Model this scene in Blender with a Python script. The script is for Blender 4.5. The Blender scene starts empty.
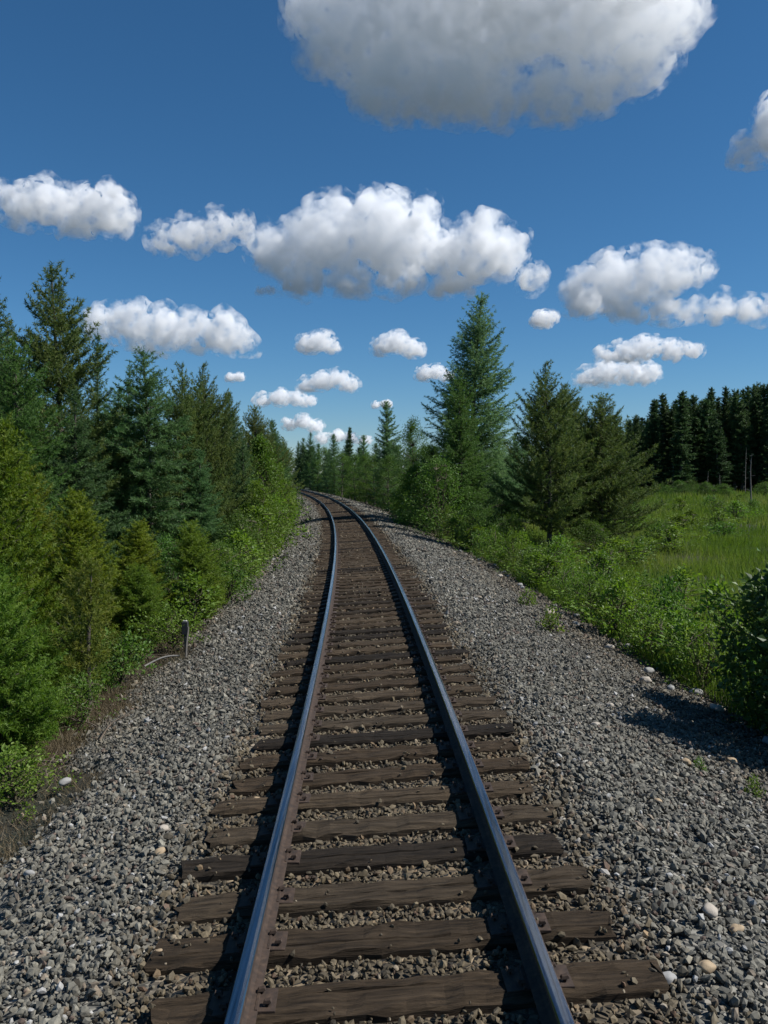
import bpy, bmesh, math
import numpy as np
from mathutils import Vector, Matrix, noise as mnoise

scene = bpy.context.scene
C = scene.collection
R = math.radians

# ------------------------------------------------------------------ camera
CAM_H = 2.464
cam_d = bpy.data.cameras.new('camera')
cam_d.sensor_fit = 'VERTICAL'
cam_d.sensor_height = 36.0
cam_d.lens = 840.0 / 1024.0 * 36.0
cam_d.clip_start = 0.1
cam_d.clip_end = 40000.0
cam = bpy.data.objects.new('camera', cam_d)
C.objects.link(cam)
cam.location = (0, 0, CAM_H)
cam.rotation_euler = (math.pi / 2 - 0.04514, 0, 0)
scene.camera = cam

# ------------------------------------------------------------------ sky and sun
SUN_AZ, SUN_EL = 96.0, 48.0
world = bpy.data.worlds.new('World')
scene.world = world
world.use_nodes = True
wn = world.node_tree.nodes
sky = wn.new('ShaderNodeTexSky')
sky.sky_type = 'NISHITA'
sky.sun_disc = False
sky.sun_elevation = R(SUN_EL)
sky.sun_rotation = R(SUN_AZ)
sky.altitude = 0
sky.air_density = 0.9
sky.dust_density = 0.0
sky.ozone_density = 10.0
sky_sat = wn.new('ShaderNodeHueSaturation')
sky_sat.inputs['Saturation'].default_value = 1.09
sky_sat.inputs['Hue'].default_value = 0.492
wn['Background'].inputs['Strength'].default_value = 0.073
world.node_tree.links.new(sky.outputs[0], sky_sat.inputs['Color'])
world.node_tree.links.new(sky_sat.outputs[0], wn['Background'].inputs['Color'])
sun_d = bpy.data.lights.new('sun', 'SUN')
sun_d.energy = 5.0
sun_d.angle = R(0.53)
sun_d.color = (1.0, 0.98, 0.95)
sun = bpy.data.objects.new('sun', sun_d)
C.objects.link(sun)
sdir = Vector((math.sin(R(SUN_AZ)) * math.cos(R(SUN_EL)), math.cos(R(SUN_AZ)) * math.cos(R(SUN_EL)), math.sin(R(SUN_EL))))
sun.rotation_euler = sdir.to_track_quat('Z', 'Y').to_euler()
sun.location = (60, 10, 60)

vs = scene.view_settings
vs.view_transform = 'Standard'
vs.look = 'None'
vs.exposure = 0.3
vs.gamma = 1.0
vs.use_curve_mapping = False
scene.render.engine = 'CYCLES'
cy = scene.cycles
cy.max_bounces = 32
cy.diffuse_bounces = 5
cy.glossy_bounces = 2
cy.transmission_bounces = 4
cy.transparent_max_bounces = 6
cy.volume_bounces = 32
cy.use_denoising = True
try:
    cy.denoiser = 'OPENIMAGEDENOISE'
    cy.denoising_input_passes = 'RGB_ALBEDO_NORMAL'
except Exception:
    pass
cy.use_adaptive_sampling = True
cy.adaptive_threshold = 0.015
cy.sample_clamp_indirect = 6.0

# ------------------------------------------------------------------ materials
def mat(name):
    m = bpy.data.materials.new(name)
    m.use_nodes = True
    return m, m.node_tree.nodes, m.node_tree.links, m.node_tree.nodes['Principled BSDF']

def node(N, t, **kw):
    n = N.new(t)
    for k, v in kw.items():
        if k in n.inputs:
            n.inputs[k].default_value = v
        else:
            setattr(n, k, v)
    return n

def ramp(N, stops):
    r = N.new('ShaderNodeValToRGB')
    e = r.color_ramp.elements
    while len(e) < len(stops):
        e.new(0.5)
    for i, (p, c) in enumerate(stops):
        e[i].position = p
        e[i].color = (c[0], c[1], c[2], 1)
    return r

def foliage_mat(name, dark, mid, light, trans=0.3, rough=0.55, hue=0.012, spec=0.25):
    """leaf colour: per-spray tint attribute, per-tree variation, plus light passing through the leaf"""
    m, N, L, P = mat(name)
    at = node(N, 'ShaderNodeAttribute', attribute_name='tint')
    rp = ramp(N, [(0.0, dark), (0.5, mid), (1.0, light)])
    L.new(at.outputs['Fac'], rp.inputs[0])
    oi = node(N, 'ShaderNodeObjectInfo')
    hs = node(N, 'ShaderNodeHueSaturation')
    mr = node(N, 'ShaderNodeMapRange')
    mr.inputs[3].default_value = 0.5 - hue
    mr.inputs[4].default_value = 0.5 + hue
    L.new(oi.outputs['Random'], mr.inputs[0])
    L.new(mr.outputs[0], hs.inputs['Hue'])
    mv = node(N, 'ShaderNodeMapRange')
    mv.inputs[3].default_value = 0.82
    mv.inputs[4].default_value = 1.18
    ml = node(N, 'ShaderNodeMath', operation='FRACT')
    mm = node(N, 'ShaderNodeMath', operation='MULTIPLY')
    mm.inputs[1].default_value = 7.31
    L.new(oi.outputs['Random'], mm.inputs[0]); L.new(mm.outputs[0], ml.inputs[0]); L.new(ml.outputs[0], mv.inputs[0])
    L.new(mv.outputs[0], hs.inputs['Value'])
    L.new(rp.outputs[0], hs.inputs['Color'])
    L.new(hs.outputs[0], P.inputs['Base Color'])
    P.inputs['Roughness'].default_value = rough
    P.inputs['Specular IOR Level'].default_value = spec
    tr = node(N, 'ShaderNodeBsdfTranslucent')
    hs2 = node(N, 'ShaderNodeHueSaturation', Value=1.25, Saturation=1.1)
    L.new(hs.outputs[0], hs2.inputs['Color'])
    L.new(hs2.outputs[0], tr.inputs['Color'])
    mx = node(N, 'ShaderNodeMixShader')
    mx.inputs[0].default_value = trans
    L.new(P.outputs[0], mx.inputs[1]); L.new(tr.outputs[0], mx.inputs[2])
    L.new(mx.outputs[0], N['Material Output'].inputs['Surface'])
    return m

M = {}
M['spruce'] = foliage_mat('spruce_needles', (0.041, 0.081, 0.030), (0.070, 0.132, 0.046), (0.115, 0.189, 0.061), .42)
M['blue_fir'] = foliage_mat('fir_needles', (0.046, 0.096, 0.034), (0.075, 0.150, 0.050), (0.120, 0.210, 0.070), .42)
M['pine'] = foliage_mat('pine_needles', (0.055, 0.083, 0.023), (0.091, 0.130, 0.034), (0.156, 0.185, 0.047), .42)
M['larch'] = foliage_mat('larch_needles', (0.066, 0.122, 0.048), (0.105, 0.185, 0.072), (0.165, 0.250, 0.100), .48)
M['young'] = foliage_mat('young_conifer_needles', (0.082, 0.130, 0.014), (0.135, 0.190, 0.021), (0.205, 0.245, 0.031), .45)
M['young_green'] = foliage_mat('sapling_needles', (0.082, 0.140, 0.018), (0.125, 0.200, 0.026), (0.185, 0.255, 0.040), .48)
M['olive'] = foliage_mat('olive_pine_needles', (0.066, 0.094, 0.015), (0.110, 0.141, 0.022), (0.165, 0.171, 0.033), .42)
M['leaf'] = foliage_mat('green_leaves', (0.050, 0.105, 0.018), (0.083, 0.160, 0.026), (0.132, 0.209, 0.042), .40, .50, spec=.3)
M['leaf_light'] = foliage_mat('light_green_leaves', (0.074, 0.137, 0.019), (0.121, 0.200, 0.028), (0.179, 0.252, 0.044), .42, .50, spec=.3)
M['leaf_dark'] = foliage_mat('glossy_leaves', (0.036, 0.072, 0.015), (0.070, 0.128, 0.026), (0.150, 0.220, 0.055), .35, .48, spec=.35)
M['far_spruce'] = foliage_mat('forest_needles', (0.032, 0.056, 0.019), (0.054, 0.094, 0.032), (0.090, 0.145, 0.050), .3)
M['grass'] = foliage_mat('grass_blades', (0.085, 0.150, 0.024), (0.150, 0.230, 0.034), (0.270, 0.290, 0.080), .45, hue=.0)
M['mid_green'] = foliage_mat('fresh_needles', (.045, .100, .022), (.075, .150, .032), (.115, .205, .048), .42)
M['straw'] = foliage_mat('dry_grass_blades', (0.070, 0.052, 0.030), (0.125, 0.095, 0.055), (0.200, 0.160, 0.095), .2, hue=.0)

def wood_mat(name, a, b, scale=14.0):
    m, N, L, P = mat(name)
    tc = node(N, 'ShaderNodeTexCoord')
    mp = node(N, 'ShaderNodeMapping')
    mp.inputs['Scale'].default_value = (1, 1, .25)
    nz = node(N, 'ShaderNodeTexNoise', Scale=scale, Detail=5.0)
    L.new(tc.outputs['Object'], mp.inputs[0]); L.new(mp.outputs[0], nz.inputs['Vector'])
    rp = ramp(N, [(.3, a), (.7, b)])
    L.new(nz.outputs[0], rp.inputs[0]); L.new(rp.outputs[0], P.inputs['Base Color'])
    bp = node(N, 'ShaderNodeBump', Strength=.6, Distance=.02)
    L.new(nz.outputs[0], bp.inputs['Height']); L.new(bp.outputs[0], P.inputs['Normal'])
    P.inputs['Roughness'].default_value = .9
    return m
M['bark'] = wood_mat('bark', (.045, .035, .027), (.10, .082, .066))
M['bark_grey'] = wood_mat('weathered_grey_wood', (.085, .078, .068), (.17, .155, .135))
M['birch'] = wood_mat('pale_bark', (.14, .125, .10), (.30, .27, .23), 6)
M['stem'] = wood_mat('shrub_stems', (.05, .045, .022), (.09, .075, .04))
M['dead'] = wood_mat('dead_twigs', (.07, .052, .036), (.15, .115, .08))

# ------------------------------------------------------------------ track frame and terrain
K, TH0, X0, CANT = 0.00130, 0.0173, 0.125, 0.066
def frame(s, lat):
    s = np.asarray(s, float); lat = np.asarray(lat, float)
    th = TH0 + K * s
    x = X0 + (np.cos(th) - math.cos(TH0)) / K + lat * np.cos(th)
    y = (np.sin(th) - math.sin(TH0)) / K + lat * np.sin(th)
    return x, y, th

def unframe(x, y):
    """world -> (distance along the track, offset from its centre)"""
    x = np.asarray(x, float); y = np.asarray(y, float)
    cx = X0 - math.cos(TH0) / K
    cy_ = -math.sin(TH0) / K
    dx, dy = x - cx, y - cy_
    rad = np.hypot(dx, dy)
    th = np.arctan2(dy, dx)
    return (th - TH0) / K, rad - 1.0 / K

PL = np.array([-400, -60, -14, -8, -6.2, -4.6, -3.7, -2.6, -1.75, 1.75, 3.0, 4.7, 5.6, 7.2, 12, 60, 400.])
PZ = np.array([-1.4, -1.4, -1.55, -1.6, -1.5, -1.12, -.86, -.56, -.335, -.10, -.34, -.76, -.98, -1.18, -1.25, -1.25, -1.25])
def wob(x, y):
    return (.10 * np.sin(x * .31 + 1.3) * np.sin(y * .23 + .4) + .05 * np.sin(x * .83 + y * .57) + .03 * np.sin(x * 1.9 - y * 1.37 + 2))
def profile(x, y):
    s, lat = unframe(x, y)
    z = np.interp(lat, PL, PZ)
    out = np.clip((np.maximum(lat - 4.4, -lat - 3.5)) / 2.0, 0, 1)
    rise = np.clip((y - 25) / 95.0, 0, 1) * np.clip((lat - 8) / 25.0, 0, 1) * 1.0
    return z + wob(x, y) * out + rise
def ground_z(x, y):
    return float(profile(x, y))
def surf(x, y):
    s, lat = unframe(x, y)
    return profile(x, y) - .10 * np.clip(np.minimum(lat + 4.0, 5.2 - lat) / .5, 0, 1)

# ------------------------------------------------------------------ mesh helpers
def mesh_np(name, V, F, mats=(), tint=None, smooth=False, color=None, mi=None):
    """V (n,3), F (m,k) with k = 3 or 4"""
    me = bpy.data.meshes.new(name)
    V = np.ascontiguousarray(V, np.float32); F = np.ascontiguousarray(F, np.int32)
    n, k = F.shape
    me.vertices.add(len(V)); me.vertices.foreach_set('co', V.ravel())
    me.loops.add(n * k); me.loops.foreach_set('vertex_index', F.ravel())
    me.polygons.add(n); me.polygons.foreach_set('loop_start', np.arange(0, n * k, k, dtype=np.int32))
    try:
        me.polygons.foreach_set('loop_total', np.full(n, k, np.int32))
    except Exception:
        pass
    if mi is not None:
        me.polygons.foreach_set('material_index', np.ascontiguousarray(mi, np.int32))
    for m in mats:
        me.materials.append(m)
    me.update(calc_edges=True)
    if smooth:
        me.polygons.foreach_set('use_smooth', np.ones(n, bool))
    else:
        me.polygons.foreach_set('use_smooth', np.zeros(n, bool))
    if tint is not None:
        a = me.attributes.new('tint', 'FLOAT', 'FACE')
        a.data.foreach_set('value', np.ascontiguousarray(tint, np.float32))
    if color is not None:
        a = me.attributes.new('stone_color', 'FLOAT_COLOR', 'FACE')
        a.data.foreach_set('color', np.ascontiguousarray(color, np.float32).ravel())
    return me

def add(name, me, parent=None, loc=None, label=None, cat=None, group=None, kind=None):
    o = bpy.data.objects.new(name, me)
    C.objects.link(o)
    if parent is not None:
        o.parent = parent
    if loc is not None:
        o.location = loc
    for k, v in (('label', label), ('category', cat), ('group', group), ('kind', kind)):
        if v:
            o[k] = v
    return o

def join(parts):
    Vs, Fs, n = [], [], 0
    for V, F in parts:
        Vs.append(V); Fs.append(F + n); n += len(V)
    return np.vstack(Vs), np.vstack(Fs)

def tube(P, rad, sides=6, cap=True):
    """tapered tube through points P as quads"""
    P = np.asarray(P, float); n = len(P)
    rad = np.broadcast_to(np.asarray(rad, float), (n,))
    T = np.gradient(P, axis=0); T /= np.linalg.norm(T, axis=1)[:, None] + 1e-9
    ref = np.array([0, 0, 1.]) if abs(T[0][2]) < .9 else np.array([1., 0, 0])
    A = np.cross(T, ref); A /= np.linalg.norm(A, axis=1)[:, None] + 1e-9
    B = np.cross(T, A)
    a = np.linspace(0, 2 * math.pi, sides, endpoint=False)
    V = P[:, None, :] + rad[:, None, None] * (np.cos(a)[None, :, None] * A[:, None, :] + np.sin(a)[None, :, None] * B[:, None, :])
    V = V.reshape(-1, 3)
    F = []
    for i in range(n - 1):
        for j in range(sides):
            k = (j + 1) % sides
            F.append((i * sides + j, i * sides + k, (i + 1) * sides + k, (i + 1) * sides + j))
    if cap and sides == 4:
        F.append((0, 1, 2, 3)); F.append(tuple((n - 1) * sides + j for j in (3, 2, 1, 0)))
    elif cap:
        for base, rev in ((0, 0), ((n - 1) * sides, 1)):
            for j in range(1, sides - 1, 2):
                q = [base, base + j, base + j + 1, base + min(j + 2, sides - 1)]
                if q[2] == q[3]:
                    continue
                F.append(tuple(q[::-1]) if rev else tuple(q))
    return V, np.array(F, int)

def unit(v):
    return v / (np.linalg.norm(v, axis=-1, keepdims=True) + 1e-9)

def blades(P, D, Ln, W, rng, fold=False):
    """thin triangles: base at P, pointing along D"""
    n = len(P)
    side = unit(np.cross(D, rng.normal(size=(n, 3))))
    hw = (W * .5)[:, None] * side
    V = np.empty((n, 3, 3))
    V[:, 0] = P - hw; V[:, 1] = P + hw; V[:, 2] = P + D * Ln[:, None]
    return V.reshape(-1, 3), np.arange(n * 3).reshape(n, 3)

def leaves(P, D, Ln, W, rng):
    """diamond leaves folded along the midrib: 2 triangles each"""
    n = len(P)
    side = unit(np.cross(D, unit(rng.normal(size=(n, 3)) + np.array([0, 0, 1.2]))))
    up = np.cross(side, D)
    V = np.empty((n, 4, 3))
    V[:, 0] = P
    mid = P + D * (Ln * .45)[:, None]
    V[:, 1] = mid + side * (W * .5)[:, None] + up * (W * .12)[:, None]
    V[:, 2] = P + D * Ln[:, None] - up * (Ln * .08)[:, None]
    V[:, 3] = mid - side * (W * .5)[:, None] + up * (W * .12)[:, None]
    F = np.arange(n * 4).reshape(n, 4)
    F = np.stack([F[:, [0, 1, 2]], F[:, [0, 2, 3]]], 1).reshape(-1, 3)
    return V.reshape(-1, 3), F

# ------------------------------------------------------------------ ground sheet
def spaced(parts):
    out = [parts[0][0]]
    for a, b, st in parts:
        out += list(np.linspace(a, b, max(2, int(round((b - a) / st)) + 1))[1:])
    return np.array(out)
gx = spaced([(-9000, -1000, 2000), (-1000, -100, 150), (-100, -24, 6), (-24, -12, 1.5), (-12, 14, .35), (14, 30, 1.2), (30, 100, 5), (100, 1000, 150), (1000, 9000, 2000)])
gy = spaced([(-3000, -200, 700), (-200, -10, 20), (-10, 0, 1.5), (0, 40, .5), (40, 100, 1.2), (100, 220, 4), (220, 1000, 60), (1000, 12000, 2000)])
GX, GY = np.meshgrid(gx, gy)
GZ = surf(GX, GY)
far = (np.abs(GX) > 400) | (GY > 260) | (GY < -60)
GZ = np.where(far, -1.3, GZ)
nx, ny = len(gx), len(gy)
idx = np.arange(nx * ny).reshape(ny, nx)
F = np.stack([idx[:-1, :-1], idx[:-1, 1:], idx[1:, 1:], idx[1:, :-1]], -1).reshape(-1, 4)
m, N, L, P = mat('meadow_soil')
tc = node(N, 'ShaderNodeTexCoord')
n1 = node(N, 'ShaderNodeTexNoise', Scale=.55, Detail=6.0)
n2 = node(N, 'ShaderNodeTexNoise', Scale=18.0, Detail=4.0)
L.new(tc.outputs['Object'], n1.inputs['Vector']); L.new(tc.outputs['Object'], n2.inputs['Vector'])
r1 = ramp(N, [(.35, (.036, .028, .019)), (.52, (.022, .027, .014)), (.7, (.020, .031, .013))])
L.new(n1.outputs[0], r1.inputs[0])
mx = node(N, 'ShaderNodeMix', data_type='RGBA', blend_type='MULTIPLY')
mx.inputs[0].default_value = .7
r2 = ramp(N, [(.25, (.5, .5, .5)), (.75, (1.2, 1.15, 1.05))])
L.new(n2.outputs[0], r2.inputs[0])
L.new(r1.outputs[0], mx.inputs[6]); L.new(r2.outputs[0], mx.inputs[7]); L.new(mx.outputs[2], P.inputs['Base Color'])
bp = node(N, 'ShaderNodeBump', Strength=.8, Distance=.08)
L.new(n2.outputs[0], bp.inputs['Height']); L.new(bp.outputs[0], P.inputs['Normal'])
P.inputs['Roughness'].default_value = .95
add('ground', mesh_np('ground', np.stack([GX, GY, GZ], -1).reshape(-1, 3), F, [m], smooth=True), kind='structure')

# ------------------------------------------------------------------ ballast bed
def gravel_mat(name):
    m, N, L, P = mat(name)
    tc = node(N, 'ShaderNodeTexCoord')
    vo = node(N, 'ShaderNodeTexVoronoi', Scale=17.0)
    vo2 = node(N, 'ShaderNodeTexVoronoi', Scale=17.0, feature='DISTANCE_TO_EDGE')
    nz = node(N, 'ShaderNodeTexNoise', Scale=.9, Detail=5.0)
    for n_ in (vo, vo2, nz):
        L.new(tc.outputs['Object'], n_.inputs['Vector'])
    sp = node(N, 'ShaderNodeSeparateColor')
    L.new(vo.outputs['Color'], sp.inputs[0])
    rp = ramp(N, [(0, (.076, .073, .060)), (.45, (.145, .139, .115)), (.8, (.21, .20, .17)), (.97, (.30, .27, .22)), (1, (.45, .43, .38))])
    L.new(sp.outputs[0], rp.inputs[0])
    # brown rust and oil staining between and just beside the rails (UV.x holds the offset from the track centre)
    uv = node(N, 'ShaderNodeUVMap')
    sx = node(N, 'ShaderNodeSeparateXYZ')
    L.new(uv.outputs[0], sx.inputs[0])
    ab = node(N, 'ShaderNodeMath', operation='ABSOLUTE'); L.new(sx.outputs[0], ab.inputs[0])
    ad = node(N, 'ShaderNodeMath', operation='ADD'); L.new(ab.outputs[0], ad.inputs[0])
    nm = node(N, 'ShaderNodeMath', operation='MULTIPLY'); nm.inputs[1].default_value = .5
    L.new(nz.outputs[0], nm.inputs[0]); L.new(nm.outputs[0], ad.inputs[1])
    mr = node(N, 'ShaderNodeMapRange'); mr.inputs[1].default_value = 1.35; mr.inputs[2].default_value = 1.75; mr.inputs[3].default_value = 1; mr.inputs[4].default_value = 0
    L.new(ad.outputs[0], mr.inputs[0])
    mx = node(N, 'ShaderNodeMix', data_type='RGBA', blend_type='MULTIPLY')
    mx.inputs[7].default_value = (.62, .50, .36, 1)
    L.new(mr.outputs[0], mx.inputs[0]); L.new(rp.outputs[0], mx.inputs[6])
    L.new(mx.outputs[2], P.inputs['Base Color'])
    bp = node(N, 'ShaderNodeBump', Strength=1.0, Distance=.05)
    r3 = ramp(N, [(0, (0, 0, 0)), (.35, (1, 1, 1))])
    L.new(vo2.outputs['Distance'], r3.inputs[0]); L.new(r3.outputs[0], bp.inputs['Height']); L.new(bp.outputs[0], P.inputs['Normal'])
    P.inputs['Roughness'].default_value = .9
    return m
SB = np.concatenate([np.arange(-6, 40, .25), np.arange(40, 200.1, 1.0)])
LB = np.concatenate([np.linspace(-4.4, -1.8, 18), np.linspace(-1.6, 1.6, 15), np.linspace(1.8, 5.7, 26)])
SS, LL = np.meshgrid(SB, LB, indexing='ij')
bx, by, _ = frame(SS, LL)
bz = profile(bx, by)
rngb = np.random.default_rng(5)
edge_l = 3.45 - .45 * np.clip((13 - SB) / 4, 0, 1) + .25 * np.sin(SB * .7) + .25 * np.sin(SB * 1.9 + 1) + .15 * np.sin(SB * 4.1)
edge_r = 4.95 + .35 * np.sin(SB * .6 + 2) + .25 * np.sin(SB * 1.7) + .15 * np.sin(SB * 3.7)
d_in = np.minimum(LL + edge_l[:, None], edge_r[:, None] - LL)
bz = bz - .02 + np.clip(d_in, -1, 0) * .35 + rngb.normal(0, .008, bz.shape)
nl = len(LB)
idx = np.arange(len(SB) * nl).reshape(len(SB), nl)
F = np.stack([idx[:-1, :-1], idx[:-1, 1:], idx[1:, 1:], idx[1:, :-1]], -1).reshape(-1, 4)
me = mesh_np('ballast_bed', np.stack([bx, by, bz], -1).reshape(-1, 3), F, [gravel_mat('crushed_stone')], smooth=True)
uvl = me.uv_layers.new(name='UVMap')
li = np.empty(len(me.loops), np.int32); me.loops.foreach_get('vertex_index', li)
uv = np.stack([LL.ravel()[li], SS.ravel()[li]], -1)
uvl.data.foreach_set('uv', uv.astype(np.float32).ravel())
add('ballast_bed', me, kind='structure')

# ------------------------------------------------------------------ railway track
track = add('railway_track', None, label='single railway track on dark wooden ties curving gently away to the left', cat='railway track')
# ties
m, N, L, P = mat('creosoted_timber')
tc = node(N, 'ShaderNodeTexCoord'); oi = node(N, 'ShaderNodeObjectInfo')
mp = node(N, 'ShaderNodeMapping'); mp.inputs['Scale'].default_value = (1.2, 14, 14)
cb = node(N, 'ShaderNodeVectorMath', operation='ADD')
L.new(tc.outputs['Object'], mp.inputs[0]); L.new(mp.outputs[0], cb.inputs[0])
sc_ = node(N, 'ShaderNodeVectorMath', operation='SCALE'); sc_.inputs['Scale'].default_value = 40
cx_ = node(N, 'ShaderNodeCombineXYZ'); L.new(oi.outputs['Random'], cx_.inputs[0]); L.new(oi.outputs['Random'], cx_.inputs[1])
L.new(cx_.outputs[0], sc_.inputs[0]); L.new(sc_.outputs[0], cb.inputs[1])
nz = node(N, 'ShaderNodeTexNoise', Scale=2.2, Detail=8.0, Roughness=.65); L.new(cb.outputs[0], nz.inputs['Vector'])
rp = ramp(N, [(.30, (.009, .007, .005)), (.42, (.030, .022, .014)), (.56, (.054, .040, .026)), (.70, (.080, .060, .040)), (.85, (.11, .086, .060))])
L.new(nz.outputs[0], rp.inputs[0])
rv = ramp(N, [(0, (.38, .39, .42)), (.16, (.52, .52, .54)), (.24, (.85, .80, .74)), (.6, (1.05, .98, .90)), (.8, (1.15, 1.16, 1.15)), (1, (1.4, 1.32, 1.2))])
L.new(oi.outputs['Random'], rv.inputs[0])
mx = node(N, 'ShaderNodeMix', data_type='RGBA', blend_type='MULTIPLY'); mx.inputs[0].default_value = 1
L.new(rp.outputs[0], mx.inputs[6]); L.new(rv.outputs[0], mx.inputs[7]); L.new(mx.outputs[2], P.inputs['Base Color'])
bp = node(N, 'ShaderNodeBump', Strength=1.0, Distance=.035); L.new(nz.outputs[0], bp.inputs['Height']); L.new(bp.outputs[0], P.inputs['Normal'])
P.inputs['Roughness'].default_value = .95
P.inputs['Specular IOR Level'].default_value = .2
M['tie'] = m
m, N, L, P = mat('rusted_steel')
tc = node(N, 'ShaderNodeTexCoord')
nz = node(N, 'ShaderNodeTexNoise', Scale=25.0, Detail=6.0); L.new(tc.outputs['Object'], nz.inputs['Vector'])
rp = ramp(N, [(.3, (.022, .014, .009)), (.55, (.046, .028, .018)), (.8, (.078, .049, .030))])
L.new(nz.outputs[0], rp.inputs[0]); L.new(rp.outputs[0], P.inputs['Base Color'])
P.inputs['Roughness'].default_value = .8
bp = node(N, 'ShaderNodeBump', Strength=.4, Distance=.01); L.new(nz.outputs[0], bp.inputs['Height']); L.new(bp.outputs[0], P.inputs['Normal'])
M['rust'] = m
m, N, L, P = mat('polished_rail_steel')
tc = node(N, 'ShaderNodeTexCoord'); mp = node(N, 'ShaderNodeMapping'); mp.inputs['Scale'].default_value = (70, .8, 1)
L.new(tc.outputs['Object'], mp.inputs[0])
nz = node(N, 'ShaderNodeTexNoise', Scale=1.0, Detail=6.0, Roughness=.6)
L.new(mp.outputs[0], nz.inputs['Vector'])
rb_ = ramp(N, [(.30, (.12, .11, .105)), (.48, (.27, .28, .30)), (.75, (.38, .39, .41))])
L.new(nz.outputs[0], rb_.inputs[0]); L.new(rb_.outputs[0], P.inputs['Base Color'])
rp = ramp(N, [(.35, (.14, .14, .14)), (.7, (.24, .24, .24))])
L.new(nz.outputs[0], rp.inputs[0]); L.new(rp.outputs[0], P.inputs['Roughness'])
P.inputs['Base Color'].default_value = (.27, .29, .32, 1); P.inputs['Metallic'].default_value = 1.0
M['steel'] = m

def tie_mesh(seed):
    """timber with worn corners, a drying split along the top and broken ends"""
    rng = np.random.default_rng(seed)
    nxx = 27
    xs = np.linspace(-1.3, 1.3, nxx)
    gc = rng.uniform(-.05, .05); g0, g1 = np.sort(rng.uniform(-1.25, 1.25, 2))
    if g1 - g0 < .7:
        g1 = g0 + .9
    worn = rng.uniform(.008, .022)
    V = []
    for i, x in enumerate(xs):
        end = abs(x) > 1.25
        dg = .030 * max(0.0, math.sin(math.pi * min(1, max(0, (x - g0) / (g1 - g0))))) ** .5 * rng.uniform(.5, 1.1) if not end else 0
        wx = gc + .012 * math.sin(3 * x + seed)
        prof = [(-.142, -.09), (-.143, .070), (-.126, .09 - worn * .4), (-.085, .092), (wx - .011, .092), (wx, .092 - dg), (wx + .011, .092), (.085, .092), (.126, .09 - worn * .4), (.143, .070), (.142, -.09)]
        dip = rng.normal(0, .003)
        for q, (a, b) in enumerate(prof):
            e = rng.uniform(.0, .02) if end else 0
            jig = .0035 if q in (4, 5, 6) else .007
            V.append((x + (rng.normal(0, .022) if end else 0), a * (1 - e) + rng.normal(0, jig * .7), b - e * .6 + (rng.normal(0, jig) + dip if b > 0 else 0)))
    F = []
    k = 11
    for i in range(nxx - 1):
        for j in range(k):
            jj = (j + 1) % k
            F.append((i * k + j, (i + 1) * k + j, (i + 1) * k + jj, i * k + jj))
    for b0, rev in ((0, 0), ((nxx - 1) * k, 1)):
        for q in ((0, 1, 9, 10), (1, 2, 8, 9), (2, 3, 7, 8), (3, 4, 6, 7)):
            t = tuple(b0 + w for w in q)
            F.append(t if not rev else t[::-1])
    return mesh_np('tie', np.array(V), np.array(F), [M['tie']])
TIES = [tie_mesh(s) for s in range(14)]
RAIL_H, RAIL_O = .168, .753
# tie plate: a rolled plate with two shoulders
def plate_mesh():
    pts = [(-.17, 0), (-.17, .012), (-.085, .018), (-.082, .028), (-.070, .028), (-.070, .016), (.070, .016), (.070, .028), (.082, .028), (.085, .018), (.17, .012), (.17, 0)]
    V = [(a, y, b) for y in (-.095, .095) for a, b in pts]
    n = len(pts)
    F = [(i, (i + 1) % n, n + (i + 1) % n, n + i) for i in range(n)]
    for b0, rev in ((0, 1), (n, 0)):
        for q in ((0, 1, 10, 11), (1, 2, 9, 10), (2, 5, 6, 9), (2, 3, 4, 5), (6, 7, 8, 9)):
            t = tuple(b0 + w for w in q); F.append(t if not rev else t[::-1])
    return mesh_np('tie_plate', np.array(V, float), np.array(F), [M['rust']])
PLATE = plate_mesh()
def spike_mesh():
    V1, F1 = tube([(0, 0, -.03), (0, 0, .02)], [.011, .011], 4)
    hd = np.array([[-.018, -.016, .02], [.026, -.016, .016], [.026, .016, .016], [-.018, .016, .02], [-.012, -.012, .034], [.018, -.010, .030], [.018, .010, .030], [-.012, .012, .034]])
    hf = np.array([(0, 3, 2, 1), (4, 5, 6, 7), (0, 1, 5, 4), (1, 2, 6, 5), (2, 3, 7, 6), (3, 0, 4, 7)])
    V, F = join([(V1, F1), (hd, hf)])
    return mesh_np('spike', V, F, [M['rust']])
SPIKE = spike_mesh()
rt = np.random.default_rng(11)
TIE_S = []
s = 1.0
while s < 150:
    TIE_S.append(s)
    s += .527 + rt.normal(0, .012)
TIE_YAW = rt.normal(0, .020, len(TIE_S))
roll = math.atan(CANT)
for i, s in enumerate(TIE_S):
    lat = rt.normal(0, .06)
    x, y, th = frame(s, lat)
    zt = -RAIL_H - .012 - .091
    o = add('tie', TIES[rt.integers(14)], track)
    ang = float(th) + TIE_YAW[i] + (math.pi if rt.random() < .5 else 0)
    flip = abs(ang - float(th)) > 1
    o.matrix_local = Matrix.Translation((x, y, zt + CANT * lat)) @ Matrix.Rotation(float(th), 4, 'Z') @ Matrix.Rotation(-roll, 4, 'Y') @ Matrix.Rotation(TIE_YAW[i] + (math.pi if flip else 0), 4, 'Z')
    if s < 45:
        for sd in (-1, 1):
            p = add('tie_plate', PLATE, o)
            sg = -1 if flip else 1
            p.location = (sg * (sd * RAIL_O - lat), 0, .091)
            if s < 16:
                for (ax, ay, rz) in ((-.093, -.055, 0), (.093, .055, math.pi), (-.135, .05, 0), (.135, -.05, math.pi)):
                    k = add('spike', SPIKE, o)
                    k.location = (sg * (sd * RAIL_O - lat) + ax, ay, .091 + .016)
                    k.rotation_euler = (0, 0, rz + rt.normal(0, .15))
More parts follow.
